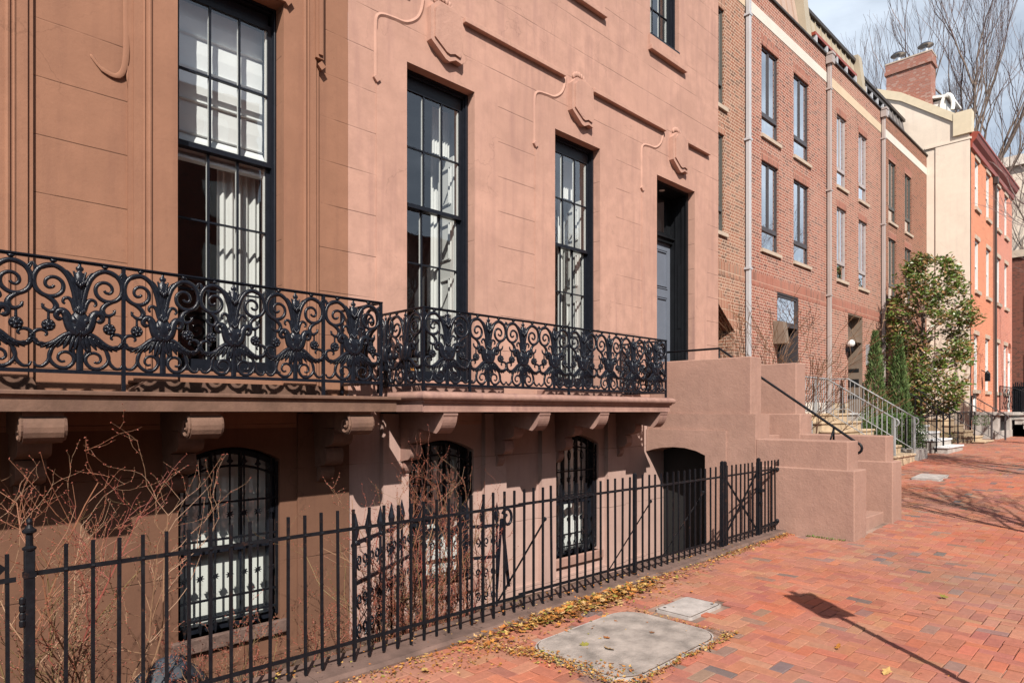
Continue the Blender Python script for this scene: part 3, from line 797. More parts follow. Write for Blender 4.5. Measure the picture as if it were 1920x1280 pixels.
for yy in (FY+.12, FY+.20, FY+.33): f.box(DC+.545, DC+.566, yy, yy+.03, 1.80, zt-.05); 
for (z0, z1) in ((2.0, 3.0), (3.15, 4.3)):
    f.box(DC+.555, DC+.567, FY+.24, FY+.31, z0, z1)
f.box(DC-.56, DC+.56, dy-.06, dy+.06, EYE+3.03, EYE+3.10); f.box(DC-.56, DC+.56, dy-.1, dy+.06, EYE+3.10, EYE+3.13); f.box(DC-.56, DC+.56, dy-.04, dy+.06, EYE+3.13, EYE+3.20)
f.box(DC+.44, DC+.565, dy, dy+.05, EYE+3.2, zt-.045); f.box(DC-.565, DC-.44, dy, dy+.05, EYE+3.2, zt-.045); f.box(DC-.44, DC+.44, dy, dy+.05, zt-.1, zt-.045); f.box(DC-.015, DC+.015, dy, dy+.05, EYE+3.2, zt-.1)
df = f.build('door_frame', 'black_wood', pink)
k = MB(); k.quad((DC-.44, dy+.03, EYE+3.2), (DC+.44, dy+.03, EYE+3.2), (DC+.44, dy+.03, zt-.1), (DC-.44, dy+.03, zt-.1)); k.build('transom_glass', 'glass', df, fixn=False)
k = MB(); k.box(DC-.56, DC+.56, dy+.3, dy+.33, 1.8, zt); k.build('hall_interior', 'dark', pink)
k = MB(); k.lathe((DC+.0, FY+.28, zt-.052), [(.05, 0), (.045, .006), (.02, .008)], 14); k.build('ceiling_downlight', 'white', pink)
# balcony slab (rounded lip over a fascia) with consoles
PSX0, PSX1, PSY = 3.86, 8.30, 5.17
mb = MB(); prof = [(-.9, .205), (0, .205)]+[(.0+.045*math.sin(R(a)), .145+.042*math.cos(R(a))+.01) for a in range(0, 181, 22)]+[(.0, .095), (-.025, .085), (-.025, .015), (-.012, .012), (-.012, 0), (-.9, 0)]
prof = [(o, SL+z) for o, z in prof[1:-1]]
path = [(PSX0, FY), (PSX0, PSY), (PSX1, PSY), (PSX1, FY)]
slab_profile(mb, [(o, z) for o, z in prof], path)
mb.box(PSX0+.005, PSX1-.005, PSY+.03, FY, SL+.003, SL+.198)
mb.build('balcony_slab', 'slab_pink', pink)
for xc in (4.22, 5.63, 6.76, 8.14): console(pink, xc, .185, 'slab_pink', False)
for xc in (W1, W2):
    mb = MB(); mb.box(xc-.86, xc+.86, FY-.16, FY, SL+.20, SL+.30, .012); mb.build('window_step', 'slab_pink', pink)

# ================================================================== BROWN HOUSE
BX0, BX1 = -9.0, 3.545
brown = thing('townhouse', (0, FY, 0), 'tan-brown stucco townhouse at the left with a white roman blind in its tall window', 'house')
C0, C1 = .03, 2.355
mb = MB(); hs = [(c-.473, c+.473, zb, zt, .14) for c in (-4.6, -2.3, C0, C1)]+[(c-.44, c+.44, EYE+6.13, EYE+8.4, .16) for c in (-2.3, C0, C1)]
wall(mb, BX0, BX1-.001, 1.50, 14.2, FY, hs, .14); mb.quad((BX0, FY, 14.2), (BX1, FY, 14.2), (BX1, FY+12, 14.2), (BX0, FY+12, 14.2))
mb.quad((BX0, FY, -1), (BX0, FY+12, -1), (BX0, FY+12, 14.2), (BX0, FY, 14.2))
mb.build('wall', 'brown', brown)
mb = MB(); hb = [(c-.455, c+.455, -.33, EYE-.32, .22) for c in (C0, C1)]
wall(mb, BX0, BX1-.001, -1.1, 1.50, FY+.001, hb, .22)
for c in (C0, C1): arch_fill(mb, c-.455, c+.455, EYE-.45, EYE-.32, FY+.001, .22)
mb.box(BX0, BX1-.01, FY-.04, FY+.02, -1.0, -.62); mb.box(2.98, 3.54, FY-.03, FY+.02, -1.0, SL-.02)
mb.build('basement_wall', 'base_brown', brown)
for c in (C0, C1):
    low_window(brown, c-.455, c+.455, -.33, EYE-.45, EYE-.32, FY, 'blind', 'arched basement window with pale blind and star grille' if c == C1 else None)
for c in (-4.6, -2.3, C0, C1):
    sash_window(brown, c-.473, c+.473, zb, zt, EYE+2.39, FY, 2, 3, 'tall sash window with lowered white blind' if c == C1 else None, fw=.034, sy=.15, blind=EYE+2.25, curtain=True)
    surround(brown, c, .81, .473, zb-.12, 9.2, 'brown_plain', 'brown_plain', zb-.2, zt, .045)
    j = MB(); j.smooth = False
    for s_ in (-1, 1):
        x = c+s_*.81
        j.box(min(x, x+s_*.035), max(x, x+s_*.035), FY-.028, FY+.01, zb-.12, EYE+3.5)
        j.tube([(c+s_*.69, FY-.046, zb), (c+s_*.69, FY-.046, 6.9)], .018, 8); j.tube([(c+s_*.73, FY-.044, zb), (c+s_*.73, FY-.044, 6.9)], .010, 6)
    j.build('pilaster_bead', 'brown_plain', brown)
    lw = MB(); x = c+.81+.012
    lw.box(x-.03, x+.055, FY-.075, FY+.01, EYE+3.50, 6.9); lw.box(x-.005, x+.035, FY-.095, FY-.07, EYE+3.53, 6.9)
    lw.obox((x-.01, FY-.07, EYE+3.44), (.045, 0, -.045), (.045, 0, .045), (0, .06, 0)); lw.build('corbel_drop', 'brown_plain', brown)
    h = MB(); h.prism([(c-.52, zt+.0), (c+.475, zt+.0), (c+.50, zt-.03), (c+.55, zt+.04), (c+.50, zt+.11), (c-.52, zt+.14)], 'y', FY-.085, FY-.04); h.build('hood_moulding', 'brown_plain', brown)
    if c == C1:
        q = MB(); q.smooth = True
        q.tube(catmull([(1.50, FY-.01, EYE+3.9), (1.50, FY-.02, EYE+3.2), (1.49, FY-.03, EYE+2.85), (1.44, FY-.02, EYE+2.72), (1.33, FY-.01, EYE+2.74), (1.25, FY-.0, EYE+2.83)], 6), [.028]*7+[.026]*6+[.024]*6+[.02]*6+[.014]*5+[.005], 8, .22, ref=(0, 1, 0))
        q.tube([(1.50, FY-.01, EYE+2.9), (1.52, FY-.02, EYE+2.6)], [.025, .006], 6)
        q.build('worn_scroll', 'brown_plain', brown)
mb = MB(); BSX1, BSY = 3.62, 5.27
prof = [(0, .145), (.022, .145), (.026, .138), (.026, .118), (.0, .112), (-.006, .095), (-.006, .004), (-.02, 0)]
slab_profile(mb, [(o, SL+z) for o, z in prof], [(BX0, FY), (BX0, BSY), (BSX1, BSY), (BSX1, FY)])
mb.box(BX0+.005, BSX1-.03, BSY+.03, FY, SL+.003, SL+.140)
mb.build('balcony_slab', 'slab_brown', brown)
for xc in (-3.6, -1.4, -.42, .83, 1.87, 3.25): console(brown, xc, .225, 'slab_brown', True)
for c in (-2.3, C0, C1):
    mb = MB(); p0, p1 = c-.84, c+.84
    mb.prism([(p0, SL+.13), (p0, SL+.19), (p0+.09, SL+.25), (p1-.03, SL+.25), (p1, SL+.19), (p1, SL+.13)], 'y', FY-.22, FY); mb.build('window_step', 'slab_brown', brown)
# ================================================================== CAST IRON BALCONY RAILING
RY0, RY1 = EYE+.275, EYE+1.035
def panel_mesh():
    mb = MB(); mb.smooth = True
    X = lambda x: (x-418)/340*.262
    Z = lambda y: .725*(1086-y)/905
    def P(l, y=0): return [(X(a), y, Z(b)) for a, b in l]
    def mir(pts): return [(-p[0], p[1], p[2]) for p in pts]
    def T(l, r0, r1, r2=None, n=6, yo=0, fl=.9, k=5):
        pts = catmull(P(l, yo), k); m = len(pts); r2 = r2 or r1
        rad = []
        for i in range(m):
            t = i/(m-1); rad.append(r0+(r1-r0)*t*2 if t < .5 else r1+(r2-r1)*(t-.5)*2)
        for q in (pts, [Vector(mir([p])[0]) for p in pts]): mb.tube(q, rad, n, fl, ref=(0, 1, 0))
    # great C scroll
    T([(400, 560), (385, 470), (368, 390), (335, 300), (285, 240), (220, 212), (150, 228), (102, 275), (82, 340), (90, 405), (125, 452), (180, 476), (238, 468), (282, 432), (296, 385), (284, 342), (246, 314), (203, 314), (170, 340), (164, 378), (185, 402), (214, 398), (228, 380)], .019, .0155, .010)
    T([(300, 260), (240, 222), (180, 226), (120, 250), (96, 232), (84, 205)], .010, .014, .005, 5)      # acanthus lip
    T([(104, 268), (84, 240), (76, 200)], .01, .007, .003, 4)
    T([(150, 466), (195, 492), (228, 520), (243, 556), (228, 592), (192, 600), (156, 578), (138, 540)], .014, .020, .006)
    T([(150, 585), (140, 560), (160, 548)], .008, .006, .004, 4)
    T([(187, 585), (187, 672)], .010, .008, .010, 6)
    T([(222, 600), (250, 585), (254, 560)], .008, .009, .004, 4)
    # lower acanthus wings
    T([(410, 785), (350, 775), (295, 800), (235, 850), (180, 880), (125, 880), (85, 850), (72, 812), (90, 775), (130, 760), (166, 772), (174, 798), (158, 806)], .018, .017, .007, 6, -.004)
    # overlapping acanthus leaflets fanning off each wing
    for (a, b, c_, d_, w_) in ((400, 800, 372, 925, .020), (375, 795, 335, 935, .020), (345, 792, 290, 912, .022), (315, 805, 245, 905, .022), (282, 825, 205, 915, .020), (248, 850, 165, 918, .018), (210, 868, 125, 912, .016), (165, 878, 88, 885, .014), (110, 870, 66, 835, .012), (86, 840, 66, 790, .010)):
        m_x, m_y = (a+c_)/2+6, (b+d_)/2-8
        T([(a, b), (m_x, m_y), (c_, d_)], w_*.55, w_, .003, 6, -.008, .45, 4)
        T([(a, b), (m_x, m_y-3), (c_+4, d_-8)], .004, .005, .002, 4, -.019, 1, 3)
    # calyx leaves with rolled tips
    T([(405, 775), (355, 735), (330, 670), (318, 620), (290, 590), (254, 598), (242, 634), (262, 660), (284, 650)], .036, .026, .012, 7)
    T([(398, 700), (372, 660), (362, 620)], .02, .026, .008, 6, -.012)
    T([(400, 600), (380, 555), (362, 505), (335, 476), (302, 482), (292, 512), (308, 528)], .020, .013, .008)
    # lower scroll + foot
    T([(235, 880), (205, 925), (192, 975), (208, 1025), (258, 1066), (320, 1068), (364, 1030), (374, 985), (350, 946), (306, 934), (266, 954), (256, 994), (280, 1018), (308, 1012)], .013, .0135, .008)
    T([(215, 900), (198, 960), (182, 1020), (140, 1062), (98, 1058), (82, 1026)], .013, .013, .007)
    T([(355, 905), (380, 960), (386, 985)], .016, .010, .006, 5)
    # crown of the stalk
    T([(395, 480), (385, 380), (352, 280), (318, 238)], .012, .013, .003, 5)
    T([(405, 480), (398, 380), (385, 290), (370, 240)], .012, .013, .006, 5, -.004)
    # rosettes
    for s_ in (-1, 1):
        c = Vector((s_*X(187), 0, Z(718))); mb.ball(c, .042, .024, .042, 10, 6)
        for i in range(7):
            a = 2*math.pi*i/7; mb.ball(c+Vector((.027*math.cos(a), -.014, .027*math.sin(a))), .0125, .012, .0125, 6, 4)
        mb.ball(c+Vector((0, -.02, 0)), .012, .010, .012, 6, 4)
        mb.ball((s_*X(222), 0, .725*(1086-176)/905), .022, .018, .013, 8, 5); mb.ball((s_*X(222), 0, .725*(1086-158)/905), .012, .012, .012, 6, 4)
    # central stalk
    prof = [(.022, 0), (.022, .17), (.028, .20), (.044, .245), (.060, .28), (.064, .32), (.052, .37), (.036, .395), (.046, .412), (.032, .43), (.026, .46), (.021, .52), (.027, .60), (.034, .665), (.012, .675), (.024, .690), (.024, .705), (.010, .715), (.010, .74)]
    n = 10; rings = [[mb.vert((r_*math.cos(2*math.pi*j/n), .55*r_*math.sin(2*math.pi*j/n), z)) for j in range(n)] for r_, z in prof]
    for k in range(len(prof)-1):
        for j in range(n): mb.face((rings[k][j], rings[k][(j+1) % n], rings[k+1][(j+1) % n], rings[k+1][j]))
    for zc, q in ((.255, 1), (.385, .7), (.58, .7)):
        for i in range(-2, 3): mb.ball((i*.016*q, -.02, zc+.01*abs(i)), .009, .012, .03*q, 5, 4)
    return mb.build('railing_panel', 'iron')
panel0 = panel_mesh()
used_panel = [False]
def place_panel(root, x, y, rz, sx=1.0):
    o = panel0 if not used_panel[0] else panel0.copy()
    if used_panel[0]: COL.objects.link(o)
    used_panel[0] = True
    attach(o, root); o.location = (x, y, RY0+.012); o.rotation_euler = (0, 0, rz); o.scale = (sx, 1, 1)
def balcony_railing(label, corners, posts, loc):
    t = thing('balcony_railing', loc, label, 'railing')
    tr = MB(); br = MB()
    for a, b in zip(corners, corners[1:]):
        d = (Vector(b)-Vector(a)).normalized()*.012
        tr.bar((a[0]-d.x, a[1]-d.y, RY1), (b[0]+d.x, b[1]+d.y, RY1), .034, .010); tr.bar((a[0], a[1], RY1-.011), (b[0], b[1], RY1-.011), .014, .012)
        br.bar((a[0], a[1], RY0), (b[0], b[1], RY0), .016, .026)
    tr.build('top_rail', 'iron', t); br.build('bottom_rail', 'iron', t)
    for (x, y, zb_) in posts:
        p = MB(); p.box(x-.0125, x+.0125, y-.0125, y+.0125, zb_, RY1-.004); p.build('post', 'iron', t)
    return t
# left balcony
LYR = 5.31; XR = 3.46; pitch = .532
left_rail = balcony_railing('black cast iron scrollwork railing on the tan balcony at left', [(-8.8, LYR), (XR, LYR), (XR, FY)], [(XR, LYR, SL+.14), (2.865, LYR, SL+.14), (1.30, LYR, SL+.14), (-.83, LYR, SL+.14), (-2.96, LYR, SL+.14), (XR, FY-.02, SL+.14)], (1, LYR, SL+.14))
place_panel(left_rail, 3.165, LYR, 0, 1.06)
for i in range(3): place_panel(left_rail, 2.865-.261-.522*i, LYR, 0, .975)
for i in range(12): place_panel(left_rail, 1.30-.266-.532*i, LYR, 0)
place_panel(left_rail, XR, LYR+.33, R(90), 1.05)
# pink balcony
PYR = 5.23; A0, A1 = 3.90, 8.24
pink_rail = balcony_railing('black cast iron scrollwork railing round the pink house balcony', [(A0, FY), (A0, PYR), (A1, PYR), (A1, FY)], [(A0, PYR, SL+.2), (4.50, PYR, SL+.2), (6.09, PYR, SL+.2), (A1, PYR, SL+.2), (A0, FY-.02, SL+.2), (A1, FY-.02, SL+.2)], (6, PYR, SL+.2))
place_panel(pink_rail, 4.20, PYR, 0, 1.08)
for i in range(3): place_panel(pink_rail, 4.50+.265+.53*i, PYR, 0)
for i in range(4): place_panel(pink_rail, 6.09+.269+.5375*i, PYR, 0, 1.01)
for xx in (A0, A1): place_panel(pink_rail, xx, PYR+.30, R(90), 1.05); place_panel(pink_rail, xx, PYR+.66, R(90), .5)

# ================================================================== STOOP
st = thing('stoop', (9.95, 4.5, 0), 'pink-brown stucco stoop with stepped cheek walls in front of the pink house door', 'steps')
def cheek(near):
    X = (lambda a, b: (a, b)) if near else None
    mb = MB(); c = .014
    if near:
        B = [(8.94, 9.40, 2.91, 4.245, -.9, .90), (9.0, 9.38, 3.007, 4.24, .88, 1.27)]
        mid, upx, arx = (8.98, 9.44), (9.04, 9.38), (8.94, 8.99)
    else:
        B = [(10.52, 10.95, 2.91, 4.25, -.9, .93), (10.56, 10.91, 3.007, 4.245, .9, 1.30), (10.552, 11.02, 4.237, 6.04, -.5, 1.62), (10.62, 11.0, 4.33, 6.04, 1.6, 2.44)]
    for b in B: mb.box(*b, c)
    if near:
        ol = [(4.237, -.9), (5.0, -.9), (5.0, 1.00), (5.15, 1.06), (5.35, 1.10), (5.55, 1.105), (5.75, 1.09), (5.9, 1.06), (6.04, 1.02), (6.04, 1.62), (4.237, 1.62)]
        mb.prism(ol, 'x', *mid)
        ol2 = [(4.67, -.9), (5.0, -.9), (5.0, 1.00), (5.15, 1.06), (5.35, 1.10), (5.55, 1.105), (5.75, 1.09), (5.9, 1.06), (6.04, 1.02), (6.04, 1.375), (4.67, 1.375)]
        mb.prism(ol2, 'x', 8.945, 8.985)
        mb.box(9.04, 9.38, 4.329, 6.04, 1.60, 2.45, c)
    return mb.build('cheek_wall', 'stoop', st)
cheek(True); cheek(False)
for k in range(9):
    y0 = 3.03+.256*k; ztop = gz(9.9)+.17+.1805*(k); nxt = y0+.256 if k < 8 else 6.04
    s_ = MB(); ztop = .20+.18*k if k < 8 else 1.80
    if k == 8: s_.box(9.382, 10.615, 5.08, 6.045, 1.35, 1.80)
    else: s_.box(9.387, 10.557, y0, y0+.30, max(ztop-.42, -.5), ztop, .01)
    s_.build('step', 'stoop', st)
h = MB(); h.smooth = True
hx = 9.47
h.tube([(hx, 6.0, 2.64), (hx, 5.05, 2.64), (hx, 4.345, 2.14), (hx, 3.05, 1.235)]+[(hx, 3.05+.0-.06*math.sin(R(a)), 1.235-.06+.06*math.cos(R(a))-.02*(a/180)) for a in range(30, 181, 30)]+[(hx, 3.10, 1.09), (hx, 3.13, 1.06)], .018, 8)
for (y, z0, z1) in ((5.62, 1.8, 2.64), (5.05, 1.8, 2.64), (3.35, 1.25, 1.44)):
    h.tube([(hx, y, z0), (hx, y, z1)], .014, 6)
h.tube([(hx-.12, 3.35, 1.265), (hx, 3.35, 1.42)], .012, 6)
h.build('handrail', 'iron_dull', st)
k = MB(); k.box(9.452, 9.462, 5.02, 6.04, -.9, 1.12); k.build('areaway_shade_sheet', 'dark', st)  # black sheet stands in for the unlit depth under the stoop
wd = MB(); r_ = random.Random(5)
for i in range(90):
    x = 8.93-r_.uniform(0, .05); y = r_.uniform(3.0, 3.5); wd.leaf((x, y, gz(x)), (r_.uniform(-1, .3), r_.uniform(-1, 1), r_.uniform(.3, 1)), (0, 0, 1), r_.uniform(.02, .045), .012, (.16, .30, .03))
o = wd.build('weeds', 'leafh'); tag(o, 'tuft of green weeds at the foot of the stoop', 'weeds')

# ================================================================== FENCE
FYY = 3.90
def picket_mesh(zb_, zt_, w=.016):
    mb = MB(); mb.box(-w/2, w/2, -w/2, w/2, zb_, zt_); return mb
fence = thing('iron_fence', (4.0, FYY, 0), 'black picket fence of square iron bars on the low brownstone kerb', 'fence')
p0 = picket_mesh(-.02, .994).build('picket', 'iron_dull')
firstp = [True]
def picket(root, x, y=FYY, tilt=0, dz=0):
    global p0
    o = p0 if firstp[0] else p0.copy()
    if not firstp[0]: COL.objects.link(o)
    firstp[0] = False
    attach(o, root); o.location = (x, y, dz); o.rotation_euler = (rnd.gauss(0, .003), tilt+rnd.gauss(0, .004), rnd.gauss(0, .05))
    return o
x = .70; xs = []
while x < 7.36:
    if abs(x-5.57) > .045 and abs(x-7.40) > .05: xs.append(x)
    x += .1165
for x in xs: picket(fence, x, dz=rnd.gauss(0, .003))
r1 = MB(); r2 = MB()
for a, b, j in ((.56, 3.92, 0), (3.90, 5.57, .006), (5.57, 7.40, 0)):
    r1.bar((a, FYY, .867+j), (b, FYY, .865+j), .014, .022); r2.bar((a, FYY, .11+j), (b, FYY, .10+j), .014, .022)
for xj in (3.91,):
    for z in (.868, .105): r1.bar((xj-.09, FYY-.014, z), (xj+.05, FYY-.014, z), .010, .026)
for x in xs: r1.ball((x, FYY, .866), .015, .015, .012, 6, 4)
r1.build('top_rail', 'iron_dull', fence); r2.build('bottom_rail', 'iron_dull', fence)
def post(root, x, zt_=1.04, w=.04, finial=False):
    mb = MB(); mb.box(x-w/2, x+w/2, FYY-w/2, FYY+w/2, -.05, zt_, .003)
    if finial: mb.lathe((x, FYY, zt_), [(.028, 0), (.030, .01), (.016, .02), (.015, .075), (.030, .085), (.030, .095), (.018, .105), (.010, .12), (.014, .135), (.010, .148), (.002, .155)], 12)
    else: mb.ball((x, FYY, zt_), w/2, w/2, w/3)
    for z in (.865, .105): mb.box(x-w*.6, x+w*.6, FYY-w*.6, FYY+w*.6, z-.012, z+.012)
    mb.build('post', 'iron_dull', root)
post(fence, .552, .985, .042, True); post(fence, 5.57, 1.02, .034); post(fence, 7.385, 1.045, .04)
for (x, dx) in ((4.22, -.17), (5.86, -.18), (6.95, -.22)):
    b = MB(); b.bar((x+.02, FYY+.02, .70), (x+dx, FYY+.42, -.06), .026, .012); b.ball((x+.02, FYY+.02, .71), .02); b.build('brace', 'iron_dull', fence)
# gate with crossed braces next to the stoop
gt = thing('garden_gate', (7.9, FYY, 0), 'black iron gate with crossed braces hinged beside the stoop', 'gate')
for x in [7.52+.112*i for i in range(8)]: picket(gt, x)
for x in [8.45+.105*i for i in range(6)]: picket(gt, x)
b = MB()
b.bar((7.45, FYY, .867), (8.98, FYY, .872), .014, .022); b.bar((7.45, FYY, .105), (8.98, FYY, .12), .014, .022); b.build('gate_rail', 'iron_dull', gt)
b = MB(); b.bar((7.48, FYY+.012, .84), (8.32, FYY+.012, .12), .010, .026); b.bar((7.48, FYY+.02, .12), (8.36, FYY+.02, .86), .010, .026); b.build('cross_brace', 'iron_dull', gt)
post(gt, 7.455, 1.04, .036); post(gt, 8.36, 1.035, .042)
b = MB(); b.box(8.33, 8.40, FYY-.06, FYY+.03, .60, .64); b.build('latch', 'iron_dull', gt)
b = MB(); b.box(8.34, 8.38, FYY-.05, FYY+.02, .44, .47); b.build('latch', 'iron_dull', gt)
b = MB()
for z in (.84, .13): b.ball((8.95, FYY, z+.02), .035, .03, .035); b.bar((8.9, FYY, z+.02), (8.60, FYY+.25, z-.12), .012, .02)
b.build('hinge', 'iron_dull', gt)
# gate at the far left
gl = thing('garden_gate', (.3, FYY, 0), 'black iron gate hinged on the finial post at the left edge', 'gate')
for x in (.47, .40, .33, .24, .13, .02): picket(gl, x, dz=-.02)
b = MB(); b.bar((-.1, FYY, .845), (.50, FYY, .85), .014, .022); b.bar((-.1, FYY, .10), (.50, FYY, .10), .014, .022); b.build('gate_rail', 'iron_dull', gl)
b = MB(); b.bar((.08, FYY+.02, .55), (.44, FYY+.02, .93), .02, .07); b.build('gate_brace', 'iron_dull', gl)
b = MB()
for i in range(4): b.lathe((.522, FYY-.016, .62+.036*i), [(.009, 0), (.013, .006), (.013, .03), (.009, .035)], 8)
b.build('hinge', 'iron_dull', gl)

# old ornate cresting standing in the bed
def cresting(x0, x1, y0, y1, zt_, label, n):
    t = thing('ornate_railing', ((x0+x1)/2, (y0+y1)/2, -.75), label, 'railing', )
    a = Vector((x0, y0, 0)); b_ = Vector((x1, y1, 0)); d = b_-a
    for z in (zt_-.12, zt_-.42, -.55):
        fr = MB(); fr.bar(a+Vector((0, 0, z)), b_+Vector((0, 0, z)), .02, .028); fr.build('rail', 'iron', t)
    for i in range(n+1):
        sp = MB(); sc = MB(); sc.smooth = True
        p = a+d*i/n
        sp.tube([p+Vector((0, 0, z)) for z in (-.70, zt_-.10)], .011, 6)
        sp.tube([p+Vector((0, 0, z)) for z in (zt_-.10, zt_-.05, zt_-.02, zt_+.10)], [.012, .024, .028, .002], 6)
        sp.ball(p+Vector((0, 0, zt_-.12)), .022)
        for s_ in (-1, 1): sp.ball(p+d.normalized()*s_*.04+Vector((0, 0, zt_-.13)), .018, .018, .018, 6, 4)
        if i < n:
            q = p+d/n*.5; w_ = d.length/n*.42; e = d.normalized()
            for zc in (zt_-.27, zt_-.56, zt_-.78):
                for s_ in (-1, 1):
                    pts = [q+e*(s_*w_*(1-.0))*0+Vector((0, 0, zc))]
                    pts = []
                    for k in range(14):
                        an = R(-90+k*32); rr = w_*.55*(1-k/17); pts.append(q+e*s_*(w_*.5+rr*math.cos(an)*.8)+Vector((0, 0, zc+rr*math.sin(an)*1.3)))
                    sc = MB(); sc.smooth = True; sc.tube(pts, .008, 5); sc.build('scroll', 'iron', t)
        sp.build('spear', 'iron', t)
cresting(2.57, 3.62, 4.28, 4.9, .80, 'ornate spear-topped old iron railing among the canes below the left pink basement window', 6)
cresting(3.62, 4.32, 4.9, 4.62, .68, 'shorter piece of ornate old railing with a round scroll end', 5)
t = thing('scroll_bracket', (4.40, 4.6, -.1), 'round black iron scroll leaning at the end of the old railing', 'ironwork')
b = MB(); b.smooth = True
b.tube([(4.42+.075*(1-k/26)*math.cos(R(150-k*24)), 4.58, .62+.10*(1-k/26)*math.sin(R(150-k*24))) for k in range(18)], .014, 6); b.build('scroll', 'iron', t)
b = MB(); b.bar((4.36, 4.6, .62), (4.30, 4.6, -.05), .02); b.bar((4.37, 4.6, .62), (4.46, 4.6, -.05), .024); b.build('leg', 'iron', t)

t = thing('refuse_bag', (1.55, 5.0, -.75), 'dark grey plastic bag slumped below the left basement window', 'bag')
b = MB(); b.smooth = True; b.ball((1.50, 5.0, -.44), .27, .20, .36, 18, 12)
b.v = [(x+.07*noise.noise((x*7, y*7, z*7)), y+.06*noise.noise((x*7, y*7, z*7+9)), z+.05*noise.noise((x*8, y*8, z*8))) for x, y, z in b.v]; b.build('bag_body', 'bag', t)
b = MB(); b.tube([(2.42, 4.40, -.71), (3.05, 4.28, -.62)], .016, 8); o = b.build('white_pipe', 'white'); tag(o, 'short white pipe lying in the bed behind the fence', 'pipe')
# ================================================================== COVERS, LEAVES
def rr_plate(x0, x1, y0, y1, rad, ztop_off, inset, mat, nm, label, cat, rim='concrete2'):
    def outline(e, rr):
        P = []
        for (cx, cy, a0) in ((x1-rr-e, y1-rr-e, 0), (x0+rr+e, y1-rr-e, 90), (x0+rr+e, y0+rr+e, 180), (x1-rr-e, y0+rr+e, 270)):
            for i in range(7): P.append((cx+rr*math.cos(R(a0+15*i)), cy+rr*math.sin(R(a0+15*i))))
        return P
    def solid(P, z0, z1):
        mb = MB(); A = [mb.vert((x, y, gz(x)+z0)) for x, y in P]; B = [mb.vert((x, y, gz(x)+z1)) for x, y in P]
        mb.face(B); n = len(P)
        for i in range(n): mb.face((A[i], A[(i+1) % n], B[(i+1) % n], B[i]))
        return mb
    t = thing(nm, ((x0+x1)/2, (y0+y1)/2, gz(x0)), label, cat)
    solid(outline(0, rad), -.03, ztop_off-.003).build('frame', rim, t); solid(outline(inset-.007, max(rad-inset, .02)), -.03, ztop_off-.001).build('seal', 'soil', t); solid(outline(inset, max(rad-inset, .02)), -.03, ztop_off+.003).build('cover', mat, t)
    return t
rr_plate(3.40, 4.66, 2.44, 3.36, .22, .009, .022, 'concrete', 'utility_cover', 'large round-cornered concrete cover slab ringed with fallen leaves', 'cover')
t = rr_plate(4.82, 5.34, 2.82, 3.17, .03, .009, .02, 'concrete2', 'utility_cover', 'small pale rectangular cover just beyond the large concrete slab', 'cover')
k = MB()
for (x, y) in ((4.90, 3.12), (5.27, 2.88)): k.lathe((x, y, gz(x)+.010), [(.014, 0), (.014, .004)], 8)
k.build('bolt', 'roof_dark', t)
rr_plate(15.0, 15.75, 3.32, 3.83, .03, .02, .02, 'concrete2', 'utility_cover', 'pale cover in the sidewalk beyond the pink stoop', 'cover')

LEAFC = [(.68, .31, .07), (.60, .25, .05), (.72, .42, .12), (.42, .15, .04), (.76, .50, .18), (.38, .34, .07), (.55, .20, .05), (.64, .40, .18), (.28, .12, .05)]
lv = MB(); r_ = random.Random(11)
def fleaf(mb, x, y, z, s):
    n = Vector((r_.gauss(0, .35), r_.gauss(0, .35), 1)).normalized(); a = r_.uniform(0, 6.283)
    d = Vector((math.cos(a), math.sin(a), r_.gauss(0, .2))).normalized(); sd = d.cross(n).normalized(); n = sd.cross(d)
    mb.cur = LEAFC[min(int(r_.random()*9), 8)]; k = r_.uniform(.6, .98); mb.cur = tuple(c*k for c in mb.cur)
    c = Vector((x, y, z)); cu = r_.uniform(.05, .35)
    L_ = [(-.5, 0, cu*.5), (-.25, .22, .1), (-.12, .14, 0), (.08, .33, cu*.4), (.18, .15, 0), (.5, 0, cu), (.18, -.15, 0), (.08, -.33, cu*.4), (-.12, -.14, 0), (-.25, -.22, .1)]
    mid = mb.vert(c+n*.002); idx = [mb.vert(c+d*p[0]*s+sd*p[1]*s+n*(p[2]*s*.6+.003)) for p in L_]
    for i in range(10): mb.face((mid, idx[i], idx[(i+1) % 10]))
def scatter(n, fx, smin, smax, zmax=.02):
    for i in range(n):
        x, y = fx()
        if 8.9 < x and y > 2.9: continue
        fleaf(lv, x, y, gz(x)+r_.uniform(0, zmax), r_.uniform(smin, smax))
def along_kerb():
    x = 1.6+7.3*r_.random()**.85; dens = math.exp(-((x-4.6)/1.5)**2); wdt = .05+.22*dens
    return x, 3.745-abs(r_.gauss(0, wdt))
scatter(1500, along_kerb, .012, .042)
scatter(1300, lambda: (r_.gauss(4.5, .55), 3.70-abs(r_.gauss(0, .10))), .025, .075, .07)
def strip2():
    t = r_.random(); return 3.2+t*.35+r_.gauss(0, .05), 3.6-t*1.1+r_.gauss(0, .05)
scatter(560, strip2, .010, .035)
scatter(520, lambda: (3.37+r_.gauss(0, .05), 2.35+1.0*r_.random()), .010, .035)
scatter(460, lambda: (3.35+1.4*r_.random(), 2.405+r_.gauss(0, .025)), .010, .034)
scatter(300, lambda: (2.2+1.3*r_.random(), 3.45+r_.gauss(0, .10)), .010, .032)
scatter(160, lambda: (4.69+r_.gauss(0, .015), 2.4+.9*r_.random()), .010, .025)
scatter(130, lambda: (r_.uniform(1.5, 9), r_.uniform(.6, 3.7)), .006, .02)
scatter(60, lambda: (r_.uniform(9, 22), r_.uniform(.6, 4.0)), .02, .06)
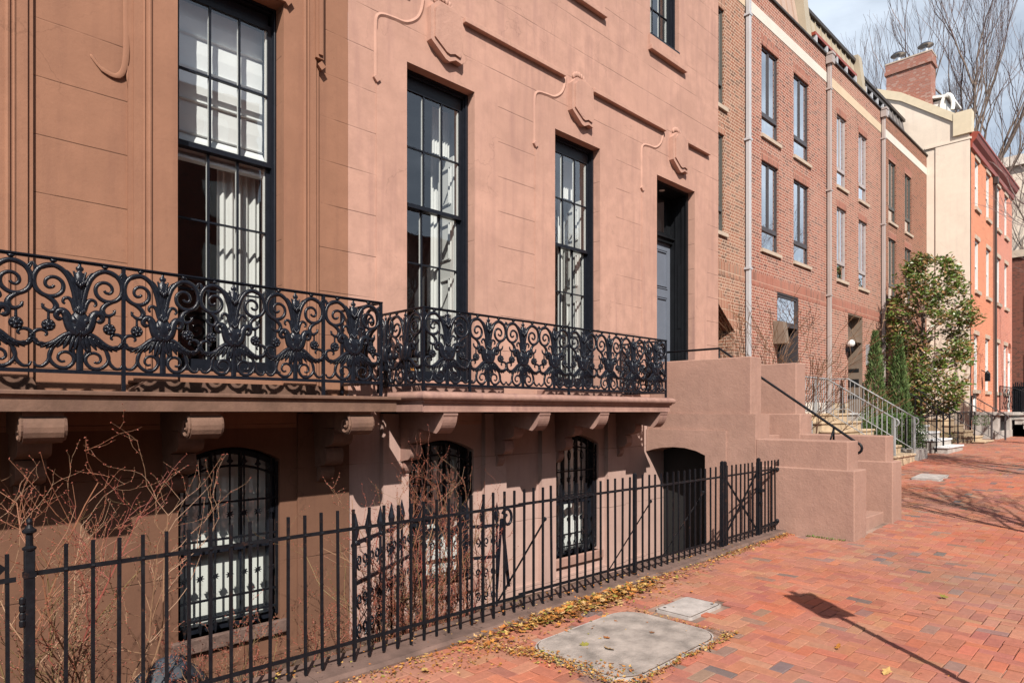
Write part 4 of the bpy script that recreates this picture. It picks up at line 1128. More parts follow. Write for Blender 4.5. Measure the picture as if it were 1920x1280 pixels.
for i in range(420):
    x = r_.uniform(1.2, 8.8); fleaf(lv, x, FYY+r_.gauss(.0, .09) if i % 3 else r_.uniform(4.3, 5.9), 0.02 if i % 3 else -.74, r_.uniform(.012, .035))
tag(lv.build('fallen_leaves', 'fallen', fixn=False), 'drift of orange and yellow fallen leaves along the kerb and round the slab', 'fallen leaves', kind='stuff')
spots = [(3.95, 3.02, .07, 'orange maple leaf lying near the middle of the concrete slab'), (3.72, 3.05, .08, 'crumpled brown leaf on the left part of the concrete slab'), (3.78, 2.87, .10, 'dark shrivelled leaf on the concrete slab nearest the street'), (4.28, 2.84, .05, 'thin curled leaf towards the far right of the concrete slab'), (2.62, 3.50, .10, 'large upright orange leaf against the kerb at the lower left'), (3.42, 3.93, .13, 'long curled orange leaf lying on the brownstone kerb'), (4.95, 1.72, .08, 'yellow leaf alone on the bricks right of the sign shadow'), (4.72, 1.34, .10, 'curled yellow leaf on the bricks beside the pole shadow'), (6.9, 1.5, .09, 'small dry leaf far right on the bricks')]
for x, y, s, lb in spots:
    mb = MB(); z = gz(x)+(.016 if y < 3.7 else .03); r_.seed(int(x*1000)); fleaf(mb, x, y, z, s); tag(mb.build('dry_leaf', 'fallen', fixn=False), lb, 'leaf', 'single dry leaves')
# ================================================================== BRICK ROW (four modern houses)
def row_window(house, x0, x1, z0, z1, fm, pane='frost', jamb=None, low=.50, pale=0):
    y = BY+.045; f = MB(); w = .05
    f.box(x0, x0+w, y, y+.10, z0, z1); f.box(x1-w, x1, y, y+.10, z0, z1); f.box(x0+w, x1-w, y, y+.10, z1-w, z1); f.box(x0+w, x1-w, y, y+.10, z0, z0+w)
    zt_ = z0+low; f.box(x0+w, x1-w, y-.015, y+.08, zt_-.05, zt_+.05)
    xm = (x0+x1)/2; f.box(xm-.035, xm+.035, y+.005, y+.08, zt_+.05, z1-w)
    for (a, b) in ((x0+w, xm-.035), (xm+.035, x1-w)):
        f.box(a, a+.02, y+.012, y+.07, zt_+.05, z1-w); f.box(b-.02, b, y+.012, y+.07, zt_+.05, z1-w)
    win = f.build('window', fm, house)
    g_ = MB(); g_.quad((x0+w, y+.028, z0+w), (x1-w, y+.028, z0+w), (x1-w, y+.028, z1-w), (x0+w, y+.028, z1-w)); g_.build('glass', 'glass2', win, fixn=False)
    b = MB(); yy = y+.16
    if pale:
        b.quad((x0, yy, z0), (x1, yy, z0), (x1, yy, z1), (x0, yy, z1)); b.build('blind', 'shade', win, fixn=False)
    else:
        b.smooth = False
        b.quad((x0+.02, yy+.05, z0), (x1-.02, yy+.05, z0), (x1-.02, yy+.05, z1), (x0+.02, yy+.05, z1)); b.build('curtain', 'pane_blue', win, fixn=False)  # blue backing sheet, sky reflection put into its colour
        b = MB(); b.quad((x1-.20, yy, z0), (x1-.03, yy, z0), (x1-.03, yy, z1), (x1-.20, yy, z1)); b.build('curtain', 'frost', win, fixn=False)
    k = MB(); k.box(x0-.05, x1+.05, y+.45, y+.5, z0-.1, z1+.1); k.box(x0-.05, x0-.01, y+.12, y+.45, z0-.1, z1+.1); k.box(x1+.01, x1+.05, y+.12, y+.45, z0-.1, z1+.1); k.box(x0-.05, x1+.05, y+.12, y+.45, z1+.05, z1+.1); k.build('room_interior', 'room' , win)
    s = MB(); s.box(x0-.04, x1+.10, BY-.05, BY+.12, z0-.085, z0-.005); s.build('window_sill', 'limestone', house)
def row_house(xa, xb, wallm, sold, band, fm, wins, label, pipe=None, door=None, pale=0, extra=None, top=9.86):
    t = thing('brick_rowhouse', ((xa+xb)/2, BY, 1.6), label, 'house', None)
    hs = [(a, b, EYE+z0, EYE+z1, .12) for a, b, z0, z1 in wins]
    if door: hs.append((door[0], door[1], EYE-.05, EYE+2.93, .6))
    wm = MB(); jm = MB()
    hf = [h for h in hs]
    if extra == 'arch': hf.append((11.75, 13.59, EYE-.6, EYE+2.48, .45))
    wall(wm, xa, xb, -.6, EYE+9.13, BY, hf, .12)
    wall(wm, xa, xb, EYE+9.40, EYE+top, BY, [], .1)
    if extra == 'arch':
        wm.poly([(12.66, BY, EYE+2.48+.001), (13.59, BY, EYE+2.481), (13.59, BY, EYE+1.80)]); wm.poly([(12.66, BY, EYE+2.481), (11.75, BY, EYE+1.8), (11.75, BY, EYE+2.481)])
        wm.quad((12.66, BY, EYE+2.48), (13.59, BY, EYE+1.8), (13.59, BY+.45, EYE+1.8), (12.66, BY+.45, EYE+2.48))
    wm.build('wall', wallm, t)
    b = MB(); b.box(xa, xb, BY-.012, BY+.05, EYE+9.13, EYE+9.40); b.build('stone_band', band, t)
    s = MB(); s.box(xa+.001, xb-.001, BY-.003, BY+.02, EYE+2.935, EYE+3.23); s.build('soldier_course', sold, t)
    for a, bb, z0, z1 in wins:
        s = MB(); s.box(a-.02, bb+.02, BY-.003, BY+.0, EYE+z1+.005, EYE+z1+.22); s.build('window_header', sold, t)
    s = MB()
    if extra == 'arch':
        d = Vector((.93, 0, -.68)).normalized(); o = Vector((12.66, BY-.004, EYE+2.48)); nrm_ = Vector((-d.z, 0, d.x))*-1
        s.obox(o, d*1.36, (0, .01, 0), Vector((.59, 0, .81))*.30); s.build('arch_course', sold, t)
    c = MB(); c.box(xa-.01, xb+.01, BY-.05, BY+.35, EYE+top, EYE+top+.05); c.build('coping', 'roof_dark', t)
    for (a, bb, z0, z1) in wins: row_window(t, a, bb, EYE+z0, EYE+z1, fm, pale=pale)
    if pipe:
        p = MB(); q = MB(); p.box(pipe-.045, pipe+.045, BY-.13, BY-.03, EYE-1.2, EYE+top-.25, .012)
        q.box(pipe-.10, pipe+.10, BY-.19, BY-.02, EYE+top-.25, EYE+top+.04); q.box(pipe-.115, pipe+.115, BY-.205, BY-.02, EYE+top-.02, EYE+top+.045)
        for z in (.3, 3.2, 6.1, 8.9): p.box(pipe-.07, pipe+.07, BY-.14, BY, EYE+z, EYE+z+.05)
        pp = p.build('downspout', 'pipe_w' if pipe < 15 else 'pipe', t); q.build('rain_head', 'pipe_w' if pipe < 15 else 'pipe', pp)
    m_ = MB(); m_.quad((xa, BY, EYE+top-.1), (xb, BY, EYE+top-.1), (xb, BY+10, EYE+top-.1), (xa, BY+10, EYE+top-.1)); m_.quad((xb, BY, -.6), (xb, BY+10, -.6), (xb, BY+10, EYE+top), (xb, BY, EYE+top)); m_.build('flat_roof', 'asphalt', t)
    return t
XS = [11.33, 14.10, 18.98, 23.70, 29.18]
A_ = row_house(XS[0], XS[1], 'brickA', 'soldA', 'band_tan', 'frameD', [(12.2, 13.16, 6.55, 8.64), (12.2, 13.16, 3.85, 5.95)], 'narrow tan-red brick house squeezed between the pink house and the white downspout', pipe=14.13, extra='arch')
B_ = row_house(XS[1], XS[2], 'brickB', 'soldB', 'band_white', 'frameB', [(14.95, 15.88, 6.53, 8.63), (16.77, 17.75, 6.53, 8.63), (14.95, 15.88, 3.84, 5.93), (16.77, 17.75, 3.84, 5.93)], 'red brick rowhouse with dark bronze window frames and a white stone band', pipe=18.98, door=(15.80, 17.08))
C_ = row_house(XS[2], XS[3], 'brickC', 'soldB', 'band_tan', 'frameC', [(19.75, 20.52, 6.49, 8.54), (21.56, 22.34, 6.49, 8.54), (19.75, 20.52, 3.81, 5.88), (21.56, 22.34, 3.81, 5.88)], 'rose brick rowhouse with pale window frames and a tan stone band', pipe=23.68, door=(20.65, 21.93), pale=1)
D_ = row_house(XS[3], XS[4], 'brickD', 'soldB', 'band_white', 'frameD', [(24.47, 25.3, 6.43, 8.5), (26.33, 27.14, 6.43, 8.5), (24.47, 25.3, 3.8, 5.87), (26.33, 27.14, 3.8, 5.87)], 'brown brick rowhouse against the cream gable wall, behind the magnolia', door=(25.6, 26.7))
# archway interior of A
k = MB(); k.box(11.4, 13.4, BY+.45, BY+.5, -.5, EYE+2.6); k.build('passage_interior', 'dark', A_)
k = MB(); k.box(12.98, 13.06, BY+.10, BY+.18, 0, EYE+1.1); k.build('gate_post', 'iron_dull', A_)
# entrances
def entrance(t, x0, x1, jm, gy=.30):
    y = BY; j = MB(); d_ = .55
    j.box(x0+.03, x0+.08, y+gy-.03, y+gy+.03, EYE+2.24, EYE+2.89); j.box(x1-.08, x1-.03, y+gy-.03, y+gy+.03, EYE+2.24, EYE+2.89); j.box(x0+.08, x1-.08, y+gy-.03, y+gy+.03, EYE+2.83, EYE+2.89)
    j.box(x0, x0+.03, y+.01, y+d_, EYE-.05, EYE+2.925); j.box(x1-.03, x1, y+.01, y+d_, EYE-.05, EYE+2.925); j.box(x0+.03, x1-.03, y+.01, y+d_, EYE+2.89, EYE+2.925)
    j.box(x0+.03, x1-.03, y+.02, y+d_, EYE+2.12, EYE+2.24)
    fr = j.build('door_surround', jm, t)
    g_ = MB(); g_.quad((x0+.03, y+gy, EYE+2.24), (x1-.03, y+gy, EYE+2.24), (x1-.03, y+gy, EYE+2.89), (x0+.03, y+gy, EYE+2.89)); g_.build('transom_glass', 'glass2', fr, fixn=False)
    b = MB(); b.quad((x0+.05, y+.5, EYE+2.24), (x1-.05, y+.5, EYE+2.24), (x1-.05, y+.5, EYE+2.89), (x0+.05, y+.5, EYE+2.89)); b.build('blind', 'shade', fr, fixn=False)  # added white sheet so the transom glass looks brighter
    k = MB(); k.box(x0+.03, x1-.03, y+.5, y+.56, EYE-.05, EYE+2.12)
    for q in range(5): k.box(x0+.12, x1-.12, y+.485, y+.5, EYE+.08+.4*q, EYE+.40+.4*q)
    k.build('front_door', 'black_wood', fr)
entrance(B_, 15.80, 17.08, 'frameB', .06); entrance(C_, 20.65, 21.93, 'jambC'); entrance(D_, 25.6, 26.7, 'frameD')
# metal hood beside B door, globe lamp, plates
h = MB(); h.prism([(BY+.0, EYE+2.20), (BY-.24, EYE+2.16), (BY-.30, EYE+1.64), (BY, EYE+1.64)], 'x', 15.56, 15.79); h.build('door_hood', 'jambC', B_)
h = MB(); h.box(17.25, 17.30, BY-.05, BY, EYE+.92, EYE+1.16); h.build('wall_light', 'plate', B_)
h = MB(); h.ball((20.47, BY-.14, EYE+2.0), .11, .11, .11, 12, 8); lampo = h.build('globe_lamp', 'white', C_)
h = MB(); h.box(20.43, 20.51, BY-.2, BY, EYE+1.76, EYE+1.88); h.build('lamp_bracket', 'iron_dull', lampo)
h = MB(); h.box(21.60, 21.895, BY+.12, BY+.40, EYE+1.30, EYE+1.38); h.box(21.60, 21.895, BY+.14, BY+.36, EYE+.85, EYE+1.1); h.box(21.60, 21.895, BY+.14, BY+.36, EYE+.50, EYE+.58)
h2 = MB()
for z0, z1 in ((1.24, 1.34), (.78, 1.02), (.42, .52)): h2.box(21.885, 21.90, BY+.10, BY+.40, EYE+z0, EYE+z1)
h2.build('mailbox', 'plate', C_)
h = MB(); h.box(22.2, 22.32, BY-.08, BY, EYE+1.45, EYE+2.1); h.build('wall_light', 'steel', C_)
h = MB(); h.box(14.1, 18.9, BY-.02, BY+.02, -.6, EYE+.26); h.build('plinth', 'band_white', B_)
h = MB(); h.box(19.06, 20.6, BY-.02, BY+.02, -.6, EYE+.26); h.build('plinth', 'step_stone', C_)
# mansards
def mansard(t, x0, x1, m_, z0, z1, strip_, seam='roof_beige'):
    Y = lambda z: 7.42+(z-z0)*.17
    r_m = MB(); r_m.prism([(Y(z0), z0), (Y(z1), z1), (Y(z1)+2.5, z1+.12), (Y(z0)+3, z0)], 'x', x0, x1)
    x = x0+.2
    while x < x1:
        r_m.obox((x, Y(z0)-.035, z0), (.03, 0, 0), (0, .05, 0), (0, Y(z1)-Y(z0), z1-z0)); x += .42
    ro = r_m.build('mansard_roof', m_, t)
    c = MB(); c.box(x0, x1, Y(z1)-.09, Y(z1)+.2, z1, z1+.10); c.build('roof_edge', 'roof_dark', ro)
    if strip_:
        a, b = strip_; s = MB(); g2 = MB()
        z_a, z_b = z0+.55, z0+1.05
        s.box(a-.1, b+.1, Y(z_b)-.16, Y(z_b)+.1, z_b, z_b+.09); s.build('strip_hood', 'cornice' if m_ == 'roof_beige' else 'roof_dark', ro)
        n = 4; wd_ = (b-a)/n
        f = MB()
        for i in range(n+1): f.box(a+wd_*i-.05, a+wd_*i+.05, Y(z_a)-.08, Y(z_a)+.05, z_a-.05, z_b)
        f.box(a, b, Y(z_a)-.08, Y(z_a)+.02, z_a-.12, z_a-.03); f.build('dormer_frame', 'pipe_w', ro)
        g2.quad((a, Y(z_a)-.06, z_a-.02), (b, Y(z_a)-.06, z_a-.02), (b, Y(z_b)-.07, z_b), (a, Y(z_b)-.07, z_b)); g2.build('dormer_glass', 'plate', ro, fixn=False)
zr = EYE+9.9
mansard(A_, 11.33, 14.1, 'roof_pink', zr, EYE+13.0, None)
mansard(B_, 14.1, 18.85, 'roof_pink', zr, EYE+13.0, None)
mansard(C_, 19.2, 23.6, 'roof_beige', zr, EYE+11.72, (19.7, 23.0))
mansard(D_, 23.95, 29.0, 'weathered', zr, EYE+11.35, (24.0, 26.4))
for (t_, xf, zt_, m_) in ((B_, 18.86, EYE+12.6, 'roof_beige'), (C_, 23.62, EYE+11.95, 'roof_beige')):
    f = MB(); f.prism([(7.30, zr-.1), (7.58, zt_), (8.6, zt_+.1), (8.6, zr-.1)], 'x', xf, xf+.34); f.build('party_wall_fin', m_, t_)

# ================================================================== CREAM-GABLED ORANGE HOUSES
def og_house(xa, xb, wm_, label, wx, doorx, gable):
    t = thing('corner_rowhouse' if gable else 'brick_rowhouse', ((xa+xb)/2, OY, .7), label, 'house')
    zt_ = EYE+10.15
    ww = .78
    up3 = [(x, x+ww, EYE+7.83, EYE+9.65) for x in wx]; up2 = [(x, x+ww, EYE+4.66, EYE+6.6) for x in wx]; up1 = [(x-.15, x+ww-.15, EYE+.85, EYE+2.95) for x in wx]
    dr = [(doorx, doorx+.95, EYE-.02, EYE+3.15)]
    mb = MB(); wall(mb, xa, xb, -.5, zt_, OY, [h+(.12,) for h in up3+up2+up1+dr], .12); arch_fill(mb, doorx, doorx+.95, EYE+2.68, EYE+3.15, OY, .12)
    mb.build('front_wall', wm_, t)
    for h in up3+up2+up1:
        a, b, c, d = h; f = MB(); y = OY+.08
        f.box(a, a+.09, y-.03, y+.08, c, d); f.box(b-.09, b, y-.03, y+.08, c, d); f.box(a+.09, b-.09, y-.03, y+.08, d-.09, d); f.box(a+.09, b-.09, y-.03, y+.08, c, c+.09); f.box(a+.09, b-.09, y, y+.06, (c+d)/2-.03, (c+d)/2+.03); f.box((a+b)/2-.02, (a+b)/2+.02, y, y+.05, c+.09, d-.09)
        w_ = f.build('window', 'white', t)
        g_ = MB(); g_.quad((a+.05, y+.04, c+.05), (b-.05, y+.04, c+.05), (b-.05, y+.04, d-.05), (a+.05, y+.04, d-.05)); g_.build('glass', 'glass2', w_, fixn=False)
        g_ = MB(); g_.quad((a, y+.12, c), (b, y+.12, c), (b, y+.12, d), (a, y+.12, d)); g_.build('blind', 'shade', w_, fixn=False)
        s = MB(); s.box(a-.07, b+.07, OY-.07, OY+.1, c-.14, c-.005); s.build('window_sill', 'limestone', t)
        s = MB(); s.box(a-.05, b+.05, OY-.03, OY+.02, d+.005, d+.16); s.build('lintel', 'limestone', t)
    f = MB(); a, b = doorx, doorx+.95; y = OY+.10
    f.box(a, a+.13, y-.04, y+.1, EYE, EYE+2.7); f.box(b-.13, b, y-.04, y+.1, EYE, EYE+2.7); f.box(a, b, y-.05, y+.1, EYE+2.32, EYE+2.45); f.box(a+.13, b-.13, y+.03, y+.08, EYE, EYE+2.32); f.box(a, b, y+.02, y+.08, EYE+2.45, EYE+3.15); f.build('front_door', 'white', t)
    c = MB(); c.prism([(OY, zt_-.35), (OY-.08, zt_-.33), (OY-.09, zt_-.16), (OY-.20, zt_-.04), (OY-.26, zt_+.10), (OY-.29, zt_+.12), (OY-.29, zt_+.19), (OY, zt_+.26)], 'x', xa+(.02 if gable else 0), xb); c.build('cornice', 'cornice', t)
    r_ = MB(); yr, zrg = 10.1, EYE+13.5
    r_.prism([(OY-.1, zt_+.24), (yr, zrg), (yr+4.7, zt_+.24)], 'x', xa+.25, xb); r_.build('roof', 'roof_dark', t)
    return t
O1 = og_house(29.2, 33.55, 'orange', 'orange painted brick house with a cream gable wall and a big brick chimney', [30.1, 32.15], 29.75, True)
O2 = og_house(33.56, 37.9, 'rose', 'farther rosy orange brick house with white windows beyond the dark downpipe', [34.3, 36.05], 36.85, False)
# cream side wall with its coping
Yz = [(5.52, 11.20), (5.95, 11.20), (7.77, 12.62), (8.75, 13.12), (10.1, 13.75), (15.5, 11.0)]
m_ = MB(); m_.prism([(5.52, -.5)]+[(y, EYE+z-.33) for y, z in Yz if y != 5.52 or True]+[(15.5, -.5)], 'x', 29.19, 29.44)
m_.build('gable_wall', 'cream', O1)
m_ = MB()
for (a, b) in zip(Yz, Yz[1:]):
    m_.prism([(a[0], EYE+a[1]-.34), (a[0], EYE+a[1]), (b[0], EYE+b[1]), (b[0], EYE+b[1]-.34)], 'x', 29.12, 29.50)
m_.prism([(5.44, EYE+10.35), (5.44, EYE+11.205), (6.02, EYE+11.205), (6.02, EYE+10.35)], 'x', 29.10, 29.52)
m_.build('gable_coping', 'cream_trim', O1)
m_ = MB(); m_.box(29.13, 29.2, 5.45, 6.95, EYE+10.12, EYE+10.2); m_.box(29.15, 29.2, 5.5, 6.6, EYE+.0, EYE+10.13); m_.build('gable_pilaster', 'cream', O1)
m_ = MB(); m_.box(29.26, 29.95, 6.78, 8.33, EYE+11.3, EYE+13.55); m_.box(29.20, 30.01, 6.72, 8.39, EYE+13.50, EYE+13.62); m_.box(29.235, 29.975, 6.755, 8.355, EYE+13.62, EYE+13.92)
ch = m_.build('chimney', 'chim', O1)
m_ = MB(); m_.box(29.22, 29.99, 6.74, 8.37, EYE+13.92, EYE+13.97); m_.build('chimney_cap', 'limestone', ch)
for yy in (7.98, 7.02):
    m_ = MB(); m_.lathe((29.55, yy, EYE+13.97), [(.11, 0), (.11, .22), (.04, .23), (.04, .30), (.28, .34), (.20, .42), (.02, .48)], 14); m_.build('chimney_cowl', 'metal', ch)
d = MB(); d.box(29.62, 31.0, 6.35, 8.0, EYE+11.2, EYE+12.05); d.prism([(6.15, EYE+12.05), (6.15, EYE+12.13), (8.1, EYE+12.55), (8.1, EYE+12.4)], 'x', 29.5, 31.1); d.tube([(29.55, 6.3+.32*math.cos(R(a))*.6, EYE+11.75+.42*math.sin(R(a))) for a in range(-30, 211, 20)], .07, 6); d.build('dormer', 'white', O1)
d = MB(); d.box(33.52, 33.60, OY-.13, OY-.04, EYE-.05, EYE+9.75, .01); d.box(33.46, 33.66, OY-.18, OY-.03, EYE+9.5, EYE+9.78); d.build('downspout', 'roof_dark', O2)
# porch, railing and steps
pr = thing('stone_porch', (31.5, 4.7, .7), 'grey stone porch with dark basement grille and steps under the orange houses', 'steps')
m_ = MB(); m_.box(29.5, 38.2, 4.62, OY, EYE-.13, EYE, .015); m_.build('landing', 'grey_stone', pr)
m_ = MB(); m_.box(29.55, 30.0, 4.72, OY, 0, EYE-.13); m_.box(31.9, 38.2, 4.72, OY, 0, EYE-.13); m_.box(29.5, 33.0, 4.70, 4.8, 0, .95); m_.build('porch_wall', 'grey_stone', pr)
m_ = MB(); m_.box(30.0, 31.9, 4.85, 4.9, .6, EYE-.13); m_.build('basement_grille', 'dark', pr)
m_ = MB()
for k in range(5):
    y0 = 4.62-.30*(k+1); m_.box(32.3, 34.2, y0, y0+.33, EYE-.13-.18*(k+1), EYE-.05-.18*(k+1), .01); m_.box(32.34, 34.15, y0+.03, 4.62, 0, EYE-.13-.18*(k+1))
m_.build('step', 'grey_stone', pr)
def simple_rail(root, pts, zb_off, spacing, mat='iron_dull', rad=.014, brad=.006, curl=False, bottom=.10):
    """sloping railing: pts are the top rail points; balusters drop to a parallel bottom rail"""
    P = [Vector(p) for p in pts]; m1 = MB(); m1.smooth = True; m1.tube(P, rad, 6)
    if curl:
        e = P[-1]; dd = (P[-1]-P[-2]).normalized(); dh = Vector((dd.x, dd.y, 0)).normalized()
        m1.tube([e+dh*.09*math.sin(R(a))+Vector((0, 0, -.09+.09*math.cos(R(a)))) for a in range(0, 181, 30)], rad, 6)
    m1.build('top_rail', mat, root)
    m2 = MB(); m2.tube([p-Vector((0, 0, zb_off-bottom)) for p in P], rad*.7, 5); m2.build('bottom_rail', mat, root)
    b0 = None
    for a, b in zip(P, P[1:]):
        n = max(1, int((b-a).length/spacing))
        for i in range(n):
            p = a+(b-a)*(i+.5)/n
            if b0 is None:
                mm = MB(); mm.tube([(0, 0, -(zb_off-bottom)), (0, 0, 0)], brad, 4); b0 = mm.build('baluster', mat); o = b0
            else: o = b0.copy(); COL.objects.link(o)
            attach(o, root); o.location = p
    for p in (P[0], P[-1]):
        q = MB(); q.tube([p, p-Vector((0, 0, zb_off))], rad*1.5, 6); q.build('post', mat, root)
t = thing('porch_railing', (31, 4.66, EYE), 'black iron railing with lattice panel on the porch of the orange houses', 'railing')
simple_rail(t, [(29.55, 4.66, EYE+.95), (32.3, 4.66, EYE+.95), (32.3, 4.3, EYE+.8), (32.3, 3.2, EYE+.05)], .95, .16)
k = MB()
for i in range(4):
    for s_ in (-1, 1): k.bar((30.0+.45*i, 4.66, EYE+(.12 if s_ > 0 else .85)), (30.0+.45*i+.7, 4.66, EYE+(.85 if s_ > 0 else .12)), .012)
k.build('lattice', 'iron_dull', t)
t = thing('porch_railing', (36, 4.66, EYE), 'second stretch of black iron railing on the orange houses porch, farther along', 'railing')
simple_rail(t, [(38.1, 4.66, EYE+.95), (34.25, 4.66, EYE+.95), (34.25, 3.2, EYE+.05)], .95, .16)
t = thing('wall_lantern', (31.25, OY, 3), 'small black wall lantern by the arched white door of the orange house', 'lantern')
k = MB(); k.box(31.18, 31.34, OY-.28, OY-.12, EYE+1.2, EYE+1.5); k.bar((31.26, OY-.2, EYE+1.5), (31.26, OY, EYE+1.65), .03); k.lathe((31.26, OY-.2, EYE+1.5), [(.10, 0), (.02, .12)], 6); k.build('lantern_body', 'iron_dull', t)

# ================================================================== STEPS IN FRONT OF THE ROW
def flight(name, label, x0, x1, steps, treadm, bodym, plat_y, over=.03, nose=True):
    t = thing(name, ((x0+x1)/2, steps[-1][0], gz(x0)), label, 'steps')
    yb_ = plat_y
    for i, (y, z) in enumerate(steps):
        y2 = steps[i-1][0] if i else BY-.03
        m_ = MB(); m_.box(x0, x1, y-over, y2+.04, z-.055, z, .016); m_.build('tread', treadm, t)
        m_ = MB(); m_.box(x0+.035, x1-.035, y, y2+.03, gz(x0)-.1 if True else 0, z-.056); m_.build('riser', bodym, t)
    return t
fB = flight('stone_steps', 'tan sandstone steps up to the red brick house beyond the pink stoop', 15.35, 18.0, [(6.0, 1.615), (5.7, 1.424), (5.4, 1.23), (5.1, 1.04), (4.8, .85), (4.5, .66)], 'step_stone', 'step_stone', 6.0)
fC = flight('marble_steps', 'worn white marble steps in front of the rose brick house', 20.6, 22.4, [(5.80, 1.615), (5.52, 1.44), (5.24, 1.27), (4.96, 1.09), (4.67, .90), (4.39, .72)], 'marble', 'grey_stone', 5.8)
fD = flight('stone_steps', 'tan steps beyond the magnolia at the foot of the cream wall', 26.0, 27.5, [(5.65, 1.41), (5.37, 1.22), (5.09, 1.02), (4.82, .84), (4.52, .70)], 'step_stone', 'step_stone', 5.9)
t = thing('step_railing', (18, 5.3, 1.4), 'grey steel handrail on the far side of the tan sandstone steps', 'railing', None)
simple_rail(t, [(17.95, 6.8, 2.50), (17.95, 6.0, 2.50), (17.95, 4.50, 1.52)], .88, .125, 'steel', .018, .008, True)
t = thing('step_railing', (16.5, 5.3, 1.4), 'grey steel handrail on the near side of the tan sandstone steps', 'railing')
simple_rail(t, [(14.9, 6.0, 2.45), (16.5, 6.0, 2.45), (16.5, 4.53, 1.50)], .88, .125, 'steel', .018, .008, True)
for x, lb in ((20.68, 'thin black handrail on the near edge of the marble steps'), (22.33, 'thin black handrail on the far edge of the marble steps')):
    t = thing('step_railing', (x, 5, 1.2), lb, 'railing'); simple_rail(t, [(x, 6.5, 2.5), (x, 5.8, 2.5), (x, 4.5, 1.62)], .88, .16, 'iron_dull', .014, .007, True)
t = thing('step_railing', (27.4, 5, 1.2), 'brown iron handrail on the tan steps by the cream wall', 'railing'); simple_rail(t, [(27.4, 5.8, 2.3), (27.4, 4.55, 1.55)], .88, .2, 'frameB', .02, .009, True)
t = thing('step_railing', (28.9, 5, 1.2), 'brown iron handrail standing beyond the tan steps by the dark grille', 'railing'); simple_rail(t, [(28.9, 5.4, 2.25), (28.9, 4.4, 1.55)], .9, .25, 'frameB', .02, .009, True)
t = thing('iron_fence', (24.2, 4.75, .6), 'thin black iron fence round the magnolia bed', 'fence'); simple_rail(t, [(22.6, 4.75, 1.62), (25.85, 4.75, 1.66)], .98, .14, 'iron_dull', .012, .006)
t = thing('iron_fence', (19.3, 4.62, .5), 'black iron fence in front of the clipped hedge', 'fence'); simple_rail(t, [(18.2, 4.75, 1.5), (18.2, 4.62, 1.5), (20.5, 4.62, 1.56)], .98, .14, 'iron_dull', .012, .006)
m_ = MB(); m_.box(18.05, 18.9, 4.45, 5.0, .2, .74); o = m_.build('garden_wall', 'grey_stone'); tag(o, 'low grey stone block at the foot of the hedge', 'wall')
# window well: a solid black block stands in for its shaded opening
t = thing('window_well', (15.0, 6.3, .3), 'window well, its shade a solid black block, with grey posts beside the tan sandstone steps', 'railing')
m_ = MB(); m_.box(14.75, 15.3, 5.9, 6.2, .3, 1.40); m_.build('well_shade', 'dark', t)
m_ = MB(); m_.box(15.0, 15.03, 5.85, 5.9, .3, 1.45); m_.box(15.2, 15.26, 5.85, 5.9, .3, 1.45); m_.build('post', 'steel', t)

# ================================================================== BUILDINGS BEYOND
t = thing('corner_building', (47, 6, .8), 'dark old brick building in shade at the far right edge', 'house')
m_ = MB(); m_.box(46, 60, 2.0, 14, -.5, 10.6); m_.build('wall', 'darkbrick', t)
m_ = MB(); m_.box(45.85, 46.0, 2.0, 14, 10.3, 10.7); m_.build('coping', 'limestone', t)
m_ = MB()
for (y, z) in ((3.2, 6.5), (5.2, 6.5), (3.2, 3.2), (5.2, 3.2)): m_.box(45.93, 46.0, y, y+.9, z, z+1.7)
m_.build('window', 'white', t)
t = thing('iron_fence', (43.5, 4, .8), 'tall dark fence in front of the old brick building at the far right', 'fence')
m_ = MB()
for i in range(70): m_.box(43.5, 43.53, 2.0+.08*i, 2.05+.08*i, .6, 3.2+.05*math.sin(i*2.1))
m_.box(43.5, 43.55, 2.0, 7.6, 2.8, 2.86); m_.box(43.55, 43.6, 2.0, 7.6, .6, 3.0); m_.build('pickets', 'iron_dull', t)
t = thing('white_house', (70, 12, .8), 'pale cream building glimpsed through the branches at the far right', 'house')
m_ = MB(); m_.box(66, 80, 4, 22, -.5, 22); m_.build('wall', 'cream', t)
m_ = MB()
for i in range(5):
    for j in range(5): m_.box(65.93, 66.0, 5+2.4*i, 6.1+2.4*i, 4+3.4*j, 5.9+3.4*j)
m_.build('window', 'frameB', t); m_ = MB(); m_.box(65.6, 66, 4, 22, 21.4, 22.2); m_.build('cornice', 'band_white', t)
# across the street (behind the photographer, seen only in the window panes)
for i, (xa, xb, hh, mt) in enumerate(((-22, -4, 13, 'darkbrick'), (-3.5, 14, 17, 'darkbrick'), (14.5, 34, 12.5, 'darkbrick'), (34.5, 60, 14, 'brickC'))):
    t = thing('building_opposite', ((xa+xb)/2, -20, 0), ['low dark brick block opposite the left townhouse, mirrored in its panes', 'tallest brick block across the street, mirrored in the sash windows', 'dark brick block across the street opposite the brick row', 'rose brick block across the street at the far end'][i], 'building')
    m_ = MB(); m_.box(xa, xb, -34, -20, -.3, hh); m_.build('wall', mt, t)
    w_ = MB(); x = xa+1
    while x < xb-1.6:
        for z in range(2, int(hh)-2, 3): w_.box(x, x+1.1, -20.0, -19.96, z, z+1.7)
        x += 2.3
    w_.build('window', 'frost', t)

